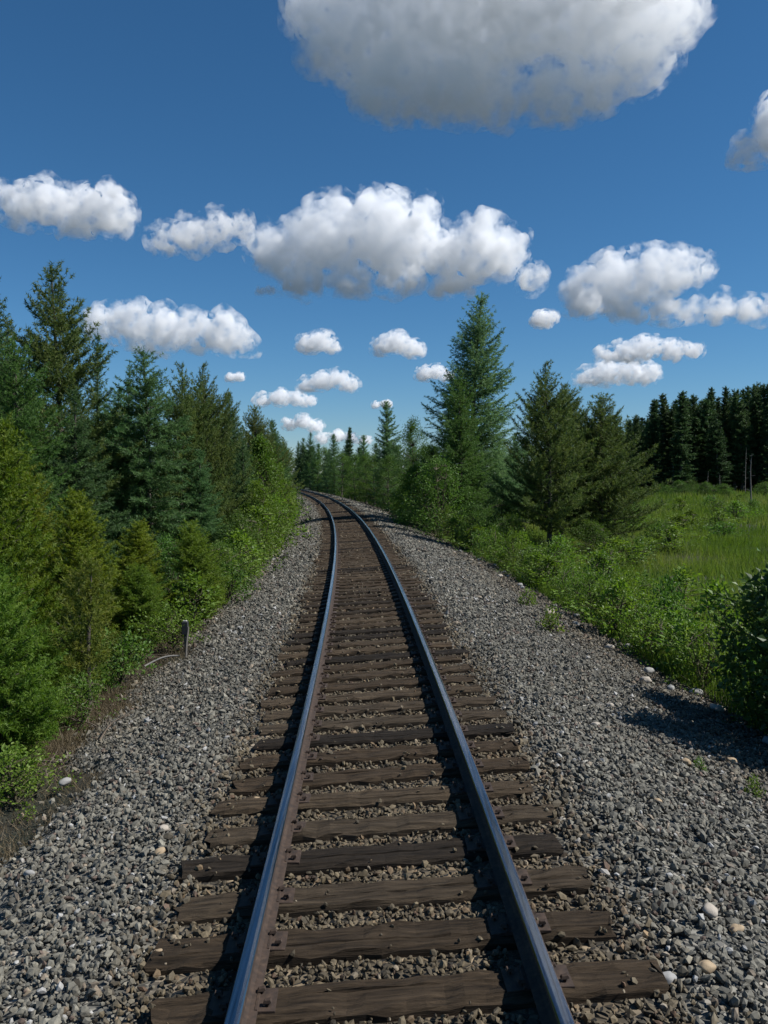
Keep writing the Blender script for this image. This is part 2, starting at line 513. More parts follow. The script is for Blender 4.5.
# rails
RP = [(-.070, 0), (-.070, .010), (-.030, .020), (-.010, .032), (-.0085, .075), (-.010, .120), (-.034, .132), (-.0365, .140), (-.036, .158), (-.030, .165),
      (-.014, .168), (.014, .168), (.030, .165), (.036, .158), (.0365, .140), (.034, .132), (.010, .120), (.0085, .075), (.010, .032), (.030, .020), (.070, .010), (.070, 0)]
SR = np.concatenate([np.arange(-6, 60, .5), np.arange(60, 190.1, 1.0)])
for sd in (-1, 1):
    V = []
    for (a, b) in RP:
        lat = sd * RAIL_O + a - CANT * (b - RAIL_H)
        x, y, th = frame(SR, np.full(len(SR), lat))
        V.append(np.stack([x, y, np.full(len(SR), b - RAIL_H + CANT * (sd * RAIL_O + a))], -1))
    V = np.stack(V, 1)
    n, k = V.shape[:2]
    idx = np.arange(n * k).reshape(n, k)
    F, mi = [], []
    for j in range(k):
        jj = (j + 1) % k
        F.append(np.stack([idx[:-1, j], idx[1:, j], idx[1:, jj], idx[:-1, jj]], -1))
        mi.append(np.full(n - 1, 1 if j in (9, 10, 11) or (j == 12 and sd < 0) or (j == 8 and sd > 0) else 0))
    o = add('rail', mesh_np('rail', V.reshape(-1, 3), np.vstack(F), [M['rust'], M['steel']], mi=np.concatenate(mi)), track)

# ------------------------------------------------------------------ ballast stones
PHI = (1 + 5 ** .5) / 2
ICO = np.array([(-1, PHI, 0), (1, PHI, 0), (-1, -PHI, 0), (1, -PHI, 0), (0, -1, PHI), (0, 1, PHI), (0, -1, -PHI), (0, 1, -PHI), (PHI, 0, -1), (PHI, 0, 1), (-PHI, 0, -1), (-PHI, 0, 1)]) / 1.902
ICF = np.array([(0, 11, 5), (0, 5, 1), (0, 1, 7), (0, 7, 10), (0, 10, 11), (1, 5, 9), (5, 11, 4), (11, 10, 2), (10, 7, 6), (7, 1, 8), (3, 9, 4), (3, 4, 2), (3, 2, 6), (3, 6, 8), (3, 8, 9), (4, 9, 5), (2, 4, 11), (6, 2, 10), (8, 6, 7), (9, 8, 1)])
OCT = np.array([(1, 0, 0), (-1, 0, 0), (0, 1, 0), (0, -1, 0), (0, 0, 1), (0, 0, -1.)])
OCF = np.array([(0, 2, 4), (2, 1, 4), (1, 3, 4), (3, 0, 4), (2, 0, 5), (1, 2, 5), (3, 1, 5), (0, 3, 5)])
def rot_mats(n, rng):
    q = rng.normal(size=(n, 4)); q /= np.linalg.norm(q, axis=1)[:, None]
    w, x, y, z = q.T
    return np.stack([np.stack([1 - 2 * (y * y + z * z), 2 * (x * y - z * w), 2 * (x * z + y * w)], -1),
                     np.stack([2 * (x * y + z * w), 1 - 2 * (x * x + z * z), 2 * (y * z - x * w)], -1),
                     np.stack([2 * (x * z - y * w), 2 * (y * z + x * w), 1 - 2 * (x * x + y * y)], -1)], 1)
def stone_cloud(pos, size, rng, base, bf, nvar=16):
    n = len(pos)
    var = np.stack([base * rng.uniform(.68, 1.25, (len(base), 1)) + rng.normal(0, .06, base.shape) for _ in range(nvar)])
    v = var[rng.integers(nvar, size=n)]
    sc = size[:, None] * np.stack([rng.uniform(.75, 1.35, n), rng.uniform(.6, 1.0, n), rng.uniform(.42, .8, n)], -1)
    v = v * sc[:, None, :]
    v = np.einsum('nij,nkj->nki', rot_mats(n, rng), v) + pos[:, None, :]
    Fc = bf[None] + (np.arange(n) * len(base))[:, None, None]
    return v.reshape(-1, 3), Fc.reshape(-1, 3)
tie_arr = np.array(TIE_S)
def stone_field(s0, s1, dens, size, seed, base, bf):
    rng = np.random.default_rng(seed)
    n = int((s1 - s0) * 9.6 * dens)
    s = rng.uniform(s0, s1, n); lat = rng.uniform(-4.3, 5.4, n)
    el = 3.45 - .45 * np.clip((13 - s) / 4, 0, 1) + .25 * np.sin(s * .7) + .25 * np.sin(s * 1.9 + 1) + .15 * np.sin(s * 4.1) + rng.normal(0, .2, n)
    er = 4.95 + .35 * np.sin(s * .6 + 2) + .25 * np.sin(s * 1.7) + .15 * np.sin(s * 3.7) + rng.normal(0, .25, n)
    ok = (lat > -el) & (lat < er)
    # keep clear of ties and rails
    near = np.abs(s[:, None] - tie_arr[None, :]).min(1)
    on_tie = (np.abs(lat) < 1.30) & (near < .150)
    spill = on_tie & (rng.random(n) < np.where(np.abs(lat) > 1.15, .15, np.where(near > .12, .12, .012)))
    ok &= ~on_tie | spill
    ok &= ~(np.abs(np.abs(lat) - RAIL_O) < .10)
    x, y, th = frame(s, lat)
    ok &= np.abs(x) < .50 * np.maximum(y, 0) + 1.7
    s, lat, x, y, near, spill = s[ok], lat[ok], x[ok], y[ok], near[ok], spill[ok]
    n = len(s)
    sz = size * np.clip(rng.lognormal(-.05, .38, n), .4, 1.9)
    z = profile(x, y) + rng.uniform(-.018, .014, n)
    crib = np.abs(lat) < 1.25
    z[crib] += -.004
    z[spill] = -RAIL_H - .012 + CANT * lat[spill] + .008
    sz[spill] *= .8
    sz[crib] *= .85
    V, Fc = stone_cloud(np.stack([x, y, z], -1), sz, rng, base, bf)
    # stone colours
    g = np.clip(rng.normal(.116, .035, n), .045, .26)
    col = np.stack([g * 1.13, g * 1.05, g * .82], -1)
    w = rng.random(n)
    tan = w < .075
    col[tan] = np.stack([g[tan] * 1.55, g[tan] * 1.25, g[tan] * .9], -1)
    wh = (w > .075) & (w < .10)
    col[wh] = rng.uniform(.24, .38, (wh.sum(), 1)) * np.array([1.0, .97, .90])
    br = (w > .10) & (w < .14)
    col[br] = g[br][:, None] * np.array([.85, .6, .45])
    stain = np.clip((1.62 - np.abs(lat) + rng.normal(0, .10, n)) / .3, 0, 1)[:, None]
    col = col * (1 - stain) + stain * col * np.array([.70, .58, .42])
    edge = np.clip((-lat - 2.9 + rng.normal(0, .3, n)) / .8, 0, 1)[:, None] * .6
    col = col * (1 - edge) + edge * col * np.array([.92, .80, .66])
    edge = np.clip((lat - 3.3 + rng.normal(0, .35, n) + .3 * np.sin(s * .9)) / 1.0, 0, 1)[:, None] * .75
    col = col * (1 - edge) + edge * col * np.array([.74, .63, .50])
    c4 = np.concatenate([col, np.ones((n, 1))], 1)
    return V, Fc, np.repeat(c4, len(bf), 0)
m, N, L, P = mat('loose_stone')
at = node(N, 'ShaderNodeAttribute', attribute_name='stone_color')
tc = node(N, 'ShaderNodeTexCoord'); nz = node(N, 'ShaderNodeTexNoise', Scale=60.0, Detail=3.0)
L.new(tc.outputs['Object'], nz.inputs['Vector'])
rp = ramp(N, [(.3, (.75, .75, .75)), (.7, (1.2, 1.2, 1.2))]); L.new(nz.outputs[0], rp.inputs[0])
mx = node(N, 'ShaderNodeMix', data_type='RGBA', blend_type='MULTIPLY'); mx.inputs[0].default_value = 1
L.new(at.outputs['Color'], mx.inputs[6]); L.new(rp.outputs[0], mx.inputs[7]); L.new(mx.outputs[2], P.inputs['Base Color'])
P.inputs['Roughness'].default_value = .8
M['stone'] = m
Vs, Fs, Cs, n = [], [], [], 0
for args in ((2.6, 5.5, 860, .0203, 1, ICO, ICF), (5.5, 9, 690, .0220, 2, ICO, ICF), (9, 15, 480, .0255, 5, OCT, OCF), (15, 26, 240, .033, 3, OCT, OCF), (26, 60, 75, .046, 4, OCT, OCF), (60, 115, 26, .075, 6, OCT, OCF)):
    V, Fc, c = stone_field(*args)
    Vs.append(V); Fs.append(Fc + n); Cs.append(c); n += len(V)
add('ballast_gravel', mesh_np('ballast_gravel', np.vstack(Vs), np.vstack(Fs), [M['stone']], color=np.vstack(Cs)),
    label='loose grey crushed stone ballast along both sides of the track', cat='gravel', kind='stuff')

# ------------------------------------------------------------------ tree builders
def needle_spray(S, D, Ln, per, nl, nw, spread, rng, tip=0.0):
    """needles on twigs: S start, D unit direction, Ln twig length -> triangles and tints (one tint for each twig)"""
    n = len(S)
    cnt = np.maximum(2, (Ln * per).astype(int))
    rep = np.repeat(np.arange(n), cnt)
    t = rng.random(len(rep)) ** (1.0 - .5 * tip)
    P = S[rep] + D[rep] * (Ln[rep] * t)[:, None]
    Dn = unit(D[rep] * (1 - spread) + unit(rng.normal(size=(len(rep), 3))) * spread)
    tw = rng.random(n)
    V, F = blades(P, Dn, nl * rng.uniform(.65, 1.25, len(rep)), np.full(len(rep), nw) * rng.uniform(.7, 1.3, len(rep)), rng)
    tint = np.clip(tw[rep] * .75 + rng.random(len(rep)) * .3 - .02 + .12 * t, 0, 1)
    return V, F, tint

def conifer(name, h, r, seed, mats, start=.08, whorl=.27, per_whorl=6, expo=.75, a_up=.15, droop=.35, tipup=.25, spacing=.085, twig=.36,
            needles=70, nl=.075, nw=.013, spread=.55, hang=0.0, tip=0.0, gap=.08, lean=0.0, bulge=0.0, trunk_r=None, spire=0.0, wander=.12, up_twigs=0.0, fat=1.75, vert=.26):
    rng = np.random.default_rng(seed)
    nw *= fat; nl *= 1 + .35 * (fat - 1); whorl *= .78; needles *= 1.12
    S, D, Ln = [], [], []
    wood = []
    tr = trunk_r or (.013 * h + .015)
    zz = np.linspace(0, h * .985, 12)
    bend = np.stack([wander * np.sin(zz / h * 3.0 + rng.uniform(0, 6)) * zz / h + lean * zz, wander * np.sin(zz / h * 2.3 + rng.uniform(0, 6)) * zz / h, zz], -1)
    wood.append(tube(bend, tr * (1 - zz / h) ** .9 + .008, 7))
    def trunk_at(z):
        return np.array([np.interp(z, zz, bend[:, 0]), np.interp(z, zz, bend[:, 1]), z])
    z = h * start
    phase = 0
    while z < h * .985:
        u = (z / h - start) / (1 - start)
        env = ((1 - u) ** expo) * (1 + bulge * math.sin(math.pi * min(1, u * 1.2)))
        env *= min(1.0, .55 + u * 5.0)
        if spire and u > .75:
            env *= 1 - spire * (u - .75) / .25
        phase += rng.uniform(.3, 1.2)
        nb = per_whorl if u < .85 else max(3, per_whorl - 2)
        for b in range(nb):
            if rng.random() < gap:
                continue
            az = phase + b * 2 * math.pi / nb + rng.normal(0, .22)
            bl = max(.10, r * env * rng.uniform(.62, 1.18))
            hd = np.array([math.cos(az), math.sin(az), 0])
            sd = np.array([-math.sin(az), math.cos(az), 0])
            base = trunk_at(z + rng.normal(0, whorl * .28))
            up = a_up + .55 * u ** 1.6 + rng.normal(0, .06)
            nst = max(3, int(bl / spacing))
            t = np.linspace(.10 if bl > .5 else .0, 1, nst)
            curve = lambda tt: base + np.outer(tt * bl, hd) + np.outer(bl * (up * tt - droop * (1 - u * .7) * tt ** 2 + tipup * tt ** 3), [0, 0, 1]) + np.outer(bl * .06 * np.sin(tt * 4 + az), sd)
            pts = curve(t)
            tg = unit(np.gradient(pts, axis=0)) if nst > 1 else np.array([hd])
            if bl > .45:
                bp_ = curve(np.linspace(0, .9, 4))
                wood.append(tube(bp_, np.linspace(.012 + .006 * bl, .004, 4), 4, cap=False))
            for sg in (-1, 1):
                l = twig * bl * (1.02 - t) ** .7 * rng.uniform(.6, 1.25, nst) + .05 + .05 * min(1, bl)
                dd = unit(tg * .75 + sg * sd * rng.uniform(.45, .95, (nst, 1)) + np.array([0, 0, 1.]) * (rng.normal(.02, vert, (nst, 1)) - hang + up_twigs) + rng.normal(0, .10, (nst, 3)))
                S.append(pts + rng.normal(0, .012, pts.shape)); D.append(dd); Ln.append(np.minimum(l, bl * .6 + .06))
            # along the limb itself
            S.append(pts); D.append(unit(tg + rng.normal(0, .1, pts.shape))); Ln.append(np.full(nst, max(.09, spacing * 1.3)))
        z += whorl * rng.uniform(.75, 1.25) * (.65 + .5 * (1 - u))
    # leader
    top = trunk_at(h * .97)
    S.append(np.array([top, top - [0, 0, .12 * min(1, h / 4)]])); D.append(np.array([[0, 0, 1.], [.05, 0, 1.]])); Ln.append(np.full(2, .035 * h + .08))
    S = np.vstack(S); D = np.vstack(D); Ln = np.concatenate(Ln)
    V, F, tint = needle_spray(S, D, Ln, needles, nl, nw, spread, rng, tip)
    crown = mesh_np(name + '_crown', V, F, [mats[0]], tint)
    Vw, Fw = join(wood)
    trunk = mesh_np(name + '_trunk', Vw, Fw, [mats[1]], smooth=True)
    return dict(h=h, r=r, parts=[('trunk', trunk), ('crown', crown)], tris=len(F))

def broadleaf(name, h, r, seed, mats, leaf=.06, clusters=260, per=34, low=.12, stems=1, crown_base=.25, lift=.0, clump=.20, trunk_r=None, ragged=.25):
    rng = np.random.default_rng(seed)
    wood, P, D, tw = [], [], [], []
    tr = trunk_r or .012 * h + .012
    tops = []
    for k in range(stems):
        az = rng.uniform(0, 6.28); sp = (0 if stems == 1 else rng.uniform(.2, .75)) * r
        hh = h * rng.uniform(.72, .95)
        t = np.linspace(0, 1, 7)
        pts = np.stack([math.cos(az) * sp * t ** 1.2 + .05 * h * np.sin(t * 4 + az) * t * .4, math.sin(az) * sp * t ** 1.2 + .05 * h * np.cos(t * 3 + az) * t * .4, hh * t], -1)
        wood.append(tube(pts, (tr / math.sqrt(stems)) * (1 - t) ** .8 + .004, 6 if stems < 3 else 5))
        tops.append(pts)
    lobes = [(rng.uniform(-.5, .5) * r, rng.uniform(-.5, .5) * r, h * (crown_base + (1 - crown_base) * rng.uniform(.25, .9)), r * rng.uniform(.35, .65)) for _ in range(7)]
    n = 0
    while n < clusters:
        u = rng.random() ** .85
        z = h * (low + (1 - low) * u)
        v = (z / h - low) / (1 - low)
        env = r * (math.sin(math.pi * min(1, (v * .78 + .22))) ** .7) * (1 + ragged * math.sin(7 * v + seed) * rng.uniform(0, 1))
        az = rng.uniform(0, 6.28)
        rr = env * rng.uniform(.25, 1.0) ** .6 * (1 + ragged * .6 * math.sin(3 * az + seed + 4 * v))
        c = np.array([math.cos(az) * rr, math.sin(az) * rr, z + rng.normal(0, .05 * h * .3)])
        st = tops[rng.integers(stems)]
        j = np.argmin(np.abs(st[:, 2] - max(.05 * h, z - .55 * rr)))
        a = st[j]
        if rng.random() < .45:
            mid = (a + c) / 2 + np.array([0, 0, .08 * rr])
            wood.append(tube(np.array([a, mid, c]), [.010 + .002 * h, .006, .003], 4, cap=False))
        m_ = int(per * rng.uniform(.5, 1.4))
        od = unit(c - a + np.array([0, 0, .25]))
        tt = rng.random((m_, 1))
        off = od * (tt - .6) * clump * 1.9 + rng.normal(0, clump * .42, (m_, 3))
        P.append(c + off)
        D.append(unit(od * .5 + unit(off + 1e-6) * .6 + rng.normal(0, .45, (m_, 3)) + np.array([0, 0, lift - .15])))
        tw.append(np.clip(rng.random() * .55 + rng.random(m_) * .45, 0, 1))
        n += 1
    P = np.vstack(P); D = np.vstack(D); tw = np.concatenate(tw)
    P[:, 2] = np.maximum(P[:, 2], .02)
    ln = leaf * rng.uniform(.65, 1.3, len(P))
    V, F = leaves(P, D, ln, ln * .62, rng)
    crown = mesh_np(name + '_crown', V, F, [mats[0]], np.repeat(tw, 2))
    Vw, Fw = join(wood)
    trunk = mesh_np(name + '_trunk', Vw, Fw, [mats[1]], smooth=True)
    return dict(h=h, r=r, parts=[('trunk', trunk), ('crown', crown)], tris=len(F))

def snag(name, h, seed, mats):
    rng = np.random.default_rng(seed)
    t = np.linspace(0, 1, 8)
    pts = np.stack([.12 * np.sin(t * 3 + seed) * t, .1 * np.cos(t * 2 + seed) * t, h * t], -1)
    wood = [tube(pts, .055 * (1 - .75 * t), 7)]
    br = []
    for k in range(16):
        z = h * rng.uniform(.3, .97); az = rng.uniform(0, 6.28); l = rng.uniform(.15, .6) * (1.2 - z / h)
        b = np.array([np.interp(z, pts[:, 2], pts[:, 0]), np.interp(z, pts[:, 2], pts[:, 1]), z])
        e = b + l * np.array([math.cos(az), math.sin(az), rng.uniform(-.2, .35)])
        br.append(tube(np.array([b, (b + e) / 2 + [0, 0, .03], e]), [.018, .011, .005], 4, cap=False))
    return dict(h=h, r=.5, parts=[('trunk', mesh_np(name, *join(wood), [mats], smooth=True)), ('branches', mesh_np(name + '_br', *join(br), [mats]))], tris=0)

PR = {}
PR['spruce_a'] = conifer('spruce_a', 8.0, 1.75, 21, (M['spruce'], M['bark']), spacing=.10, needles=62)
PR['spruce_b'] = conifer('spruce_b', 7.5, 1.5, 22, (M['spruce'], M['bark']), spacing=.10, needles=60, droop=.45, expo=.85, gap=.16)
PR['fir'] = conifer('fir', 7.7, 2.2, 23, (M['blue_fir'], M['bark']), start=.02, spacing=.10, needles=64, droop=.55, tipup=.22, hang=.10, expo=.62, nl=.08, twig=.34, whorl=.30)
PR['pine_a'] = conifer('pine_a', 10.0, 2.0, 24, (M['pine'], M['bark']), start=.16, whorl=.42, per_whorl=6, a_up=.22, droop=.2, tipup=.30, spacing=.13, twig=.40, needles=72, nl=.10, nw=.014, tip=.9, gap=.2, bulge=.25, expo=.6, spread=.62, up_twigs=.25, wander=.3)
PR['pine_b'] = conifer('pine_b', 8.0, 2.2, 25, (M['pine'], M['bark']), start=.14, whorl=.36, per_whorl=6, a_up=.25, droop=.22, tipup=.32, spacing=.12, twig=.40, needles=60, nl=.095, nw=.014, tip=.9, gap=.15, bulge=.30, expo=.62, spread=.62, up_twigs=.28, wander=.25, spire=.2)
PR['pine_c'] = conifer('pine_c', 7.2, 2.4, 26, (M['pine'], M['bark']), start=.08, whorl=.34, per_whorl=7, a_up=.22, droop=.25, tipup=.34, spacing=.12, twig=.42, needles=52, nl=.095, nw=.014, tip=.9, gap=.12, bulge=.35, expo=.70, spread=.62, up_twigs=.3, wander=.25)
PR['larch'] = conifer('larch', 12.2, 2.45, 27, (M['larch'], M['bark']), start=.05, whorl=.30, per_whorl=6, a_up=.12, droop=.42, tipup=.40, spacing=.12, twig=.44, needles=58, nl=.075, nw=.013, spread=.75, hang=.30, gap=.14, expo=.66, bulge=.15, vert=.40, wander=.3, fat=1.95)
PR['larch_b'] = conifer('larch_b', 8.4, 2.3, 28, (M['mid_green'], M['bark']), start=.03, whorl=.30, per_whorl=6, a_up=.10, droop=.40, tipup=.34, spacing=.12, twig=.36, needles=58, nl=.075, nw=.013, spread=.65, hang=.18, gap=.10, expo=.62)
PR['young'] = conifer('young', 4.5, 1.05, 29, (M['young'], M['bark']), start=.04, whorl=.20, per_whorl=7, a_up=.30, droop=.15, tipup=.30, spacing=.07, twig=.45, needles=80, nl=.07, nw=.012, spread=.6, tip=.5, up_twigs=.15, expo=.6, fat=1.35)
PR['young_green'] = conifer('young_green', 2.5, .80, 30, (M['young_green'], M['bark']), start=.02, whorl=.13, per_whorl=7, a_up=.22, droop=.18, tipup=.25, spacing=.05, twig=.45, needles=95, nl=.05, nw=.009, spread=.6, expo=.6, fat=1.35)
PR['sapling'] = conifer('sapling', 2.1, .62, 31, (M['olive'], M['bark']), start=.18, whorl=.19, per_whorl=5, a_up=.45, droop=.10, tipup=.35, spacing=.07, twig=.45, needles=110, nl=.07, nw=.009, spread=.6, tip=.8, up_twigs=.35, gap=.15, fat=1.35)
PR['spire'] = conifer('spire', 14.0, 1.3, 32, (M['far_spruce'], M['bark']), start=.10, whorl=.50, per_whorl=6, droop=.5, spacing=.22, twig=.42, needles=34, nl=.20, nw=.055, expo=.7, gap=.18, spread=.6)
PR['spire_b'] = conifer('spire_b', 13.0, 1.6, 33, (M['far_spruce'], M['bark']), start=.14, whorl=.52, per_whorl=6, droop=.4, spacing=.22, twig=.42, needles=34, nl=.20, nw=.055, expo=.45, gap=.22, spread=.65, bulge=.3, wander=.4)
PR['far_green'] = conifer('far_green', 9.0, 1.6, 34, (M['larch'], M['bark']), start=.06, whorl=.36, per_whorl=6, droop=.3, spacing=.16, twig=.40, needles=40, nl=.11, nw=.026, expo=.65, gap=.15, spread=.65)
PR['aspen'] = broadleaf('aspen', 6.5, 1.5, 41, (M['leaf'], M['bark']), leaf=.075, clusters=330, per=36, clump=.26)
PR['aspen_light'] = broadleaf('aspen_light', 4.8, 1.2, 42, (M['leaf_light'], M['bark']), leaf=.10, clusters=260, per=36, clump=.24, stems=2)
PR['bush'] = broadleaf('bush', 3.2, 1.5, 43, (M['leaf_light'], M['stem']), leaf=.095, clusters=280, per=34, low=.04, stems=6, clump=.20)
PR['willow'] = broadleaf('willow', 2.4, 1.2, 44, (M['leaf'], M['stem']), leaf=.06, clusters=210, per=34, low=.03, stems=6, clump=.19)
PR['shrub_a'] = broadleaf('shrub_a', 1.15, .60, 45, (M['leaf'], M['stem']), leaf=.070, clusters=74, per=17, low=.03, stems=9, clump=.12, lift=.3, ragged=.75)
PR['shrub_b'] = broadleaf('shrub_b', 1.0, .70, 46, (M['leaf_light'], M['stem']), leaf=.058, clusters=90, per=17, low=.03, stems=9, clump=.13, lift=.3, ragged=.75)
PR['shrub_c'] = broadleaf('shrub_c', 1.5, .42, 48, (M['leaf_light'], M['stem']), leaf=.085, clusters=60, per=14, low=.08, stems=5, clump=.11, lift=.35, ragged=.8)
PR['glossy'] = broadleaf('glossy', 2.2, 1.05, 47, (M['leaf_dark'], M['stem']), leaf=.090, clusters=440, per=26, low=.02, stems=7, clump=.17, ragged=.3)
PR['snag'] = snag('snag', 6.0, 3, M['birch'])
PR['dead_sapling'] = snag('dead_sapling', 5.0, 6, M['bark_grey'])

used = {}
rpl = np.random.default_rng(77)
def plant(kind, name, cat, x, y, h, rad, label, group=None, sink=.05, rz=None, zbase=None):
    p = PR[kind]
    t = add(name, None, label=label, cat=cat, group=group)
    t.location = (x, y, (ground_z(x, y) if zbase is None else zbase) - sink)
    t.rotation_euler = (0, 0, rpl.uniform(0, 6.28) if rz is None else rz)
    t.scale = (rad / p['r'], rad / p['r'], h / p['h'])
    for nm, me in p['parts']:
        add(nm, me, t)
    return t

# ------------------------------------------------------------------ trees left of the track
T = [
 ('pine_a', 'pine_tree', 'tree', -9.9, 26.0, 10.5, 2.0, 'tall dark pine with bare lower trunk rising above its neighbours beside the track'),
 ('spruce_a', 'spruce_tree', 'tree', -11.2, 24.0, 10.2, 1.7, 'tall dark conifer cut by the left edge of the picture'),
 ('larch_b', 'larch_tree', 'tree', -8.9, 20.5, 7.4, 1.9, 'dense bluish green conifer in front of the tall dark pine'),
 ('spruce_b', 'spruce_tree', 'tree', -11.2, 33.0, 9.7, 1.4, 'narrow pointed spruce just right of the tall dark pine'),
 ('spruce_b', 'spruce_tree', 'tree', -10.9, 36.0, 8.6, 1.3, 'small spruce tip between the narrow spruce and the broad fir'),
 ('fir', 'fir_tree', 'tree', -7.5, 26.5, 7.9, 2.3, 'broad bluish green fir with drooping layered branches down to the ground'),
 ('pine_b', 'pine_tree', 'tree', -7.3, 30.0, 7.9, 1.6, 'slim pine top rising right behind the broad bluish fir'),
 ('pine_b', 'pine_tree', 'tree', -6.5, 31.0, 7.8, 1.5, 'olive tinted pine between the broad fir and the bright leafy tree'),
 ('spruce_a', 'spruce_tree', 'tree', -6.7, 36.5, 7.3, 1.4, 'dark spruce behind the olive tinted pine along the track'),
 ('pine_c', 'pine_tree', 'tree', -6.9, 45.5, 7.2, 1.7, 'dark pine farther along the left side of the curve'),
 ('spruce_b', 'spruce_tree', 'tree', -7.3, 56.0, 6.9, 1.4, 'dark spruce nearest the inside of the curve on the left'),
 ('pine_b', 'pine_tree', 'tree', -9.0, 74.0, 6.6, 1.6, 'last dark conifer on the left where the rails vanish'),
 ('spruce_a', 'spruce_tree', 'tree', -10.2, 66.0, 7.6, 1.6, 'dark conifer half hidden behind the left row near the curve'),
 ('young', 'young_pine', 'tree', -6.7, 14.6, 4.8, 1.05, 'yellow green young conifer beside the bluish fir at the left edge'),
 ('young', 'young_pine', 'tree', -6.0, 16.6, 3.5, .95, 'shorter yellow green young conifer right of the tall yellow green one'),
 ('young_green', 'young_fir', 'tree', -4.55, 9.7, 2.65, .85, 'bright green bushy fir at the left edge beside the gravel'),
 ('young_green', 'young_fir', 'tree', -5.2, 11.0, 2.3, .75, 'bright green young fir behind the bushy fir at the left edge'),
 ('sapling', 'pine_sapling', 'tree', -4.35, 12.3, 2.15, .62, 'olive green pine sapling with thin bare stem at the gravel edge'),
 ('young_green', 'young_fir', 'tree', -4.3, 19.3, 2.25, .80, 'small bright green fir just beyond the marker post'),
 ('young_green', 'young_fir', 'tree', -5.0, 17.0, 1.75, .70, 'low bright green fir behind the marker post'),
 ('sapling', 'pine_sapling', 'tree', -5.1, 14.2, 2.0, .60, 'olive pine sapling between the young conifers on the left bank'),
 ('aspen_light', 'leafy_tree', 'tree', -6.0, 41.0, 5.2, 1.25, 'bright light green leafy tree leaning over the left gravel edge'),
 ('bush', 'leafy_bush', 'bush', -5.0, 33.0, 3.0, 1.15, 'light green leafy bush at the left gravel edge below the bright tree'),
 ('bush', 'leafy_bush', 'bush', -6.0, 48.0, 3.3, 1.2, 'light green leafy bush farthest along the left gravel edge'),
 ('willow', 'leafy_bush', 'bush', -4.7, 27.0, 2.1, 1.0, 'green leafy bush at the left gravel edge right of the broad fir'),
 ('willow', 'leafy_bush', 'bush', -4.5, 23.0, 1.5, .85, 'low green bush left of the gravel beyond the small bright fir'),
 ('willow', 'leafy_bush', 'bush', -5.6, 21.5, 2.0, 1.0, 'green bush filling the foot of the broad bluish fir'),
 ('willow', 'leafy_bush', 'bush', -6.4, 12.6, 1.8, 1.1, 'dark green undergrowth bush behind the young firs at the left edge'),
 # right of the track
 ('larch', 'larch_tree', 'tree', 5.4, 50.0, 14.2, 3.4, 'tallest feathery larch standing alone against the sky right of the track'),
 ('larch_b', 'larch_tree', 'tree', 4.2, 46.0, 9.0, 2.3, 'dense dark green conifer at the foot of the tallest larch'),
 ('pine_b', 'pine_tree', 'tree', 7.1, 36.0, 8.3, 2.1, 'dark pine with visible trunk standing at the edge of the meadow'),
 ('pine_c', 'pine_tree', 'tree', 9.9, 38.0, 7.3, 2.5, 'broad bushy pine right of the pine with visible trunk'),
 ('pine_b', 'pine_tree', 'tree', 8.9, 42.0, 8.0, 1.8, 'pine rising between the trunked pine and the broad bushy pine'),
 ('far_green', 'larch_tree', 'tree', .3, 75.0, 9.8, 1.9, 'pale bluish larch beyond the tallest larch near the curve'),
 ('aspen', 'leafy_tree', 'tree', 2.0, 58.0, 7.0, 1.6, 'leafy green tree between the pale larch and the tallest larch'),
 ('aspen', 'leafy_tree', 'tree', 2.9, 52.0, 5.2, 1.6, 'rounded leafy tree tucked behind the large green bush'),
 ('willow', 'leafy_bush', 'bush', 2.6, 41.0, 3.8, 1.8, 'large green leafy bush below the dense conifer right of the track'),
 ('bush', 'leafy_bush', 'bush', 1.7, 47.0, 3.4, 1.4, 'leafy bush nearest the rails on the right side of the curve'),
 ('willow', 'leafy_bush', 'bush', 5.6, 38.5, 2.4, 1.3, 'dark willow bush between the tallest larch and the trunked pine'),
 ('willow', 'leafy_bush', 'bush', 5.3, 35.0, 1.8, 1.2, 'grey green willow bush in front of the trunked pine'),
 ('willow', 'leafy_bush', 'bush', 8.6, 35.0, 1.7, 1.3, 'low willow bush at the foot of the broad bushy pine'),
 ('glossy', 'glossy_bush', 'bush', 5.50, 10.7, 2.45, 1.05, 'dark glossy leaved bush cut by the right edge casting shade on the gravel'),
 ('glossy', 'glossy_bush', 'bush', 5.25, 9.2, 3.0, 1.1, 'dark glossy bush just past the right edge whose shadow darkens the near gravel'),
]
for k, nm, ct, x, y, h, rad, lb in T:
    plant(k, nm, ct, x, y, h, rad, lb)

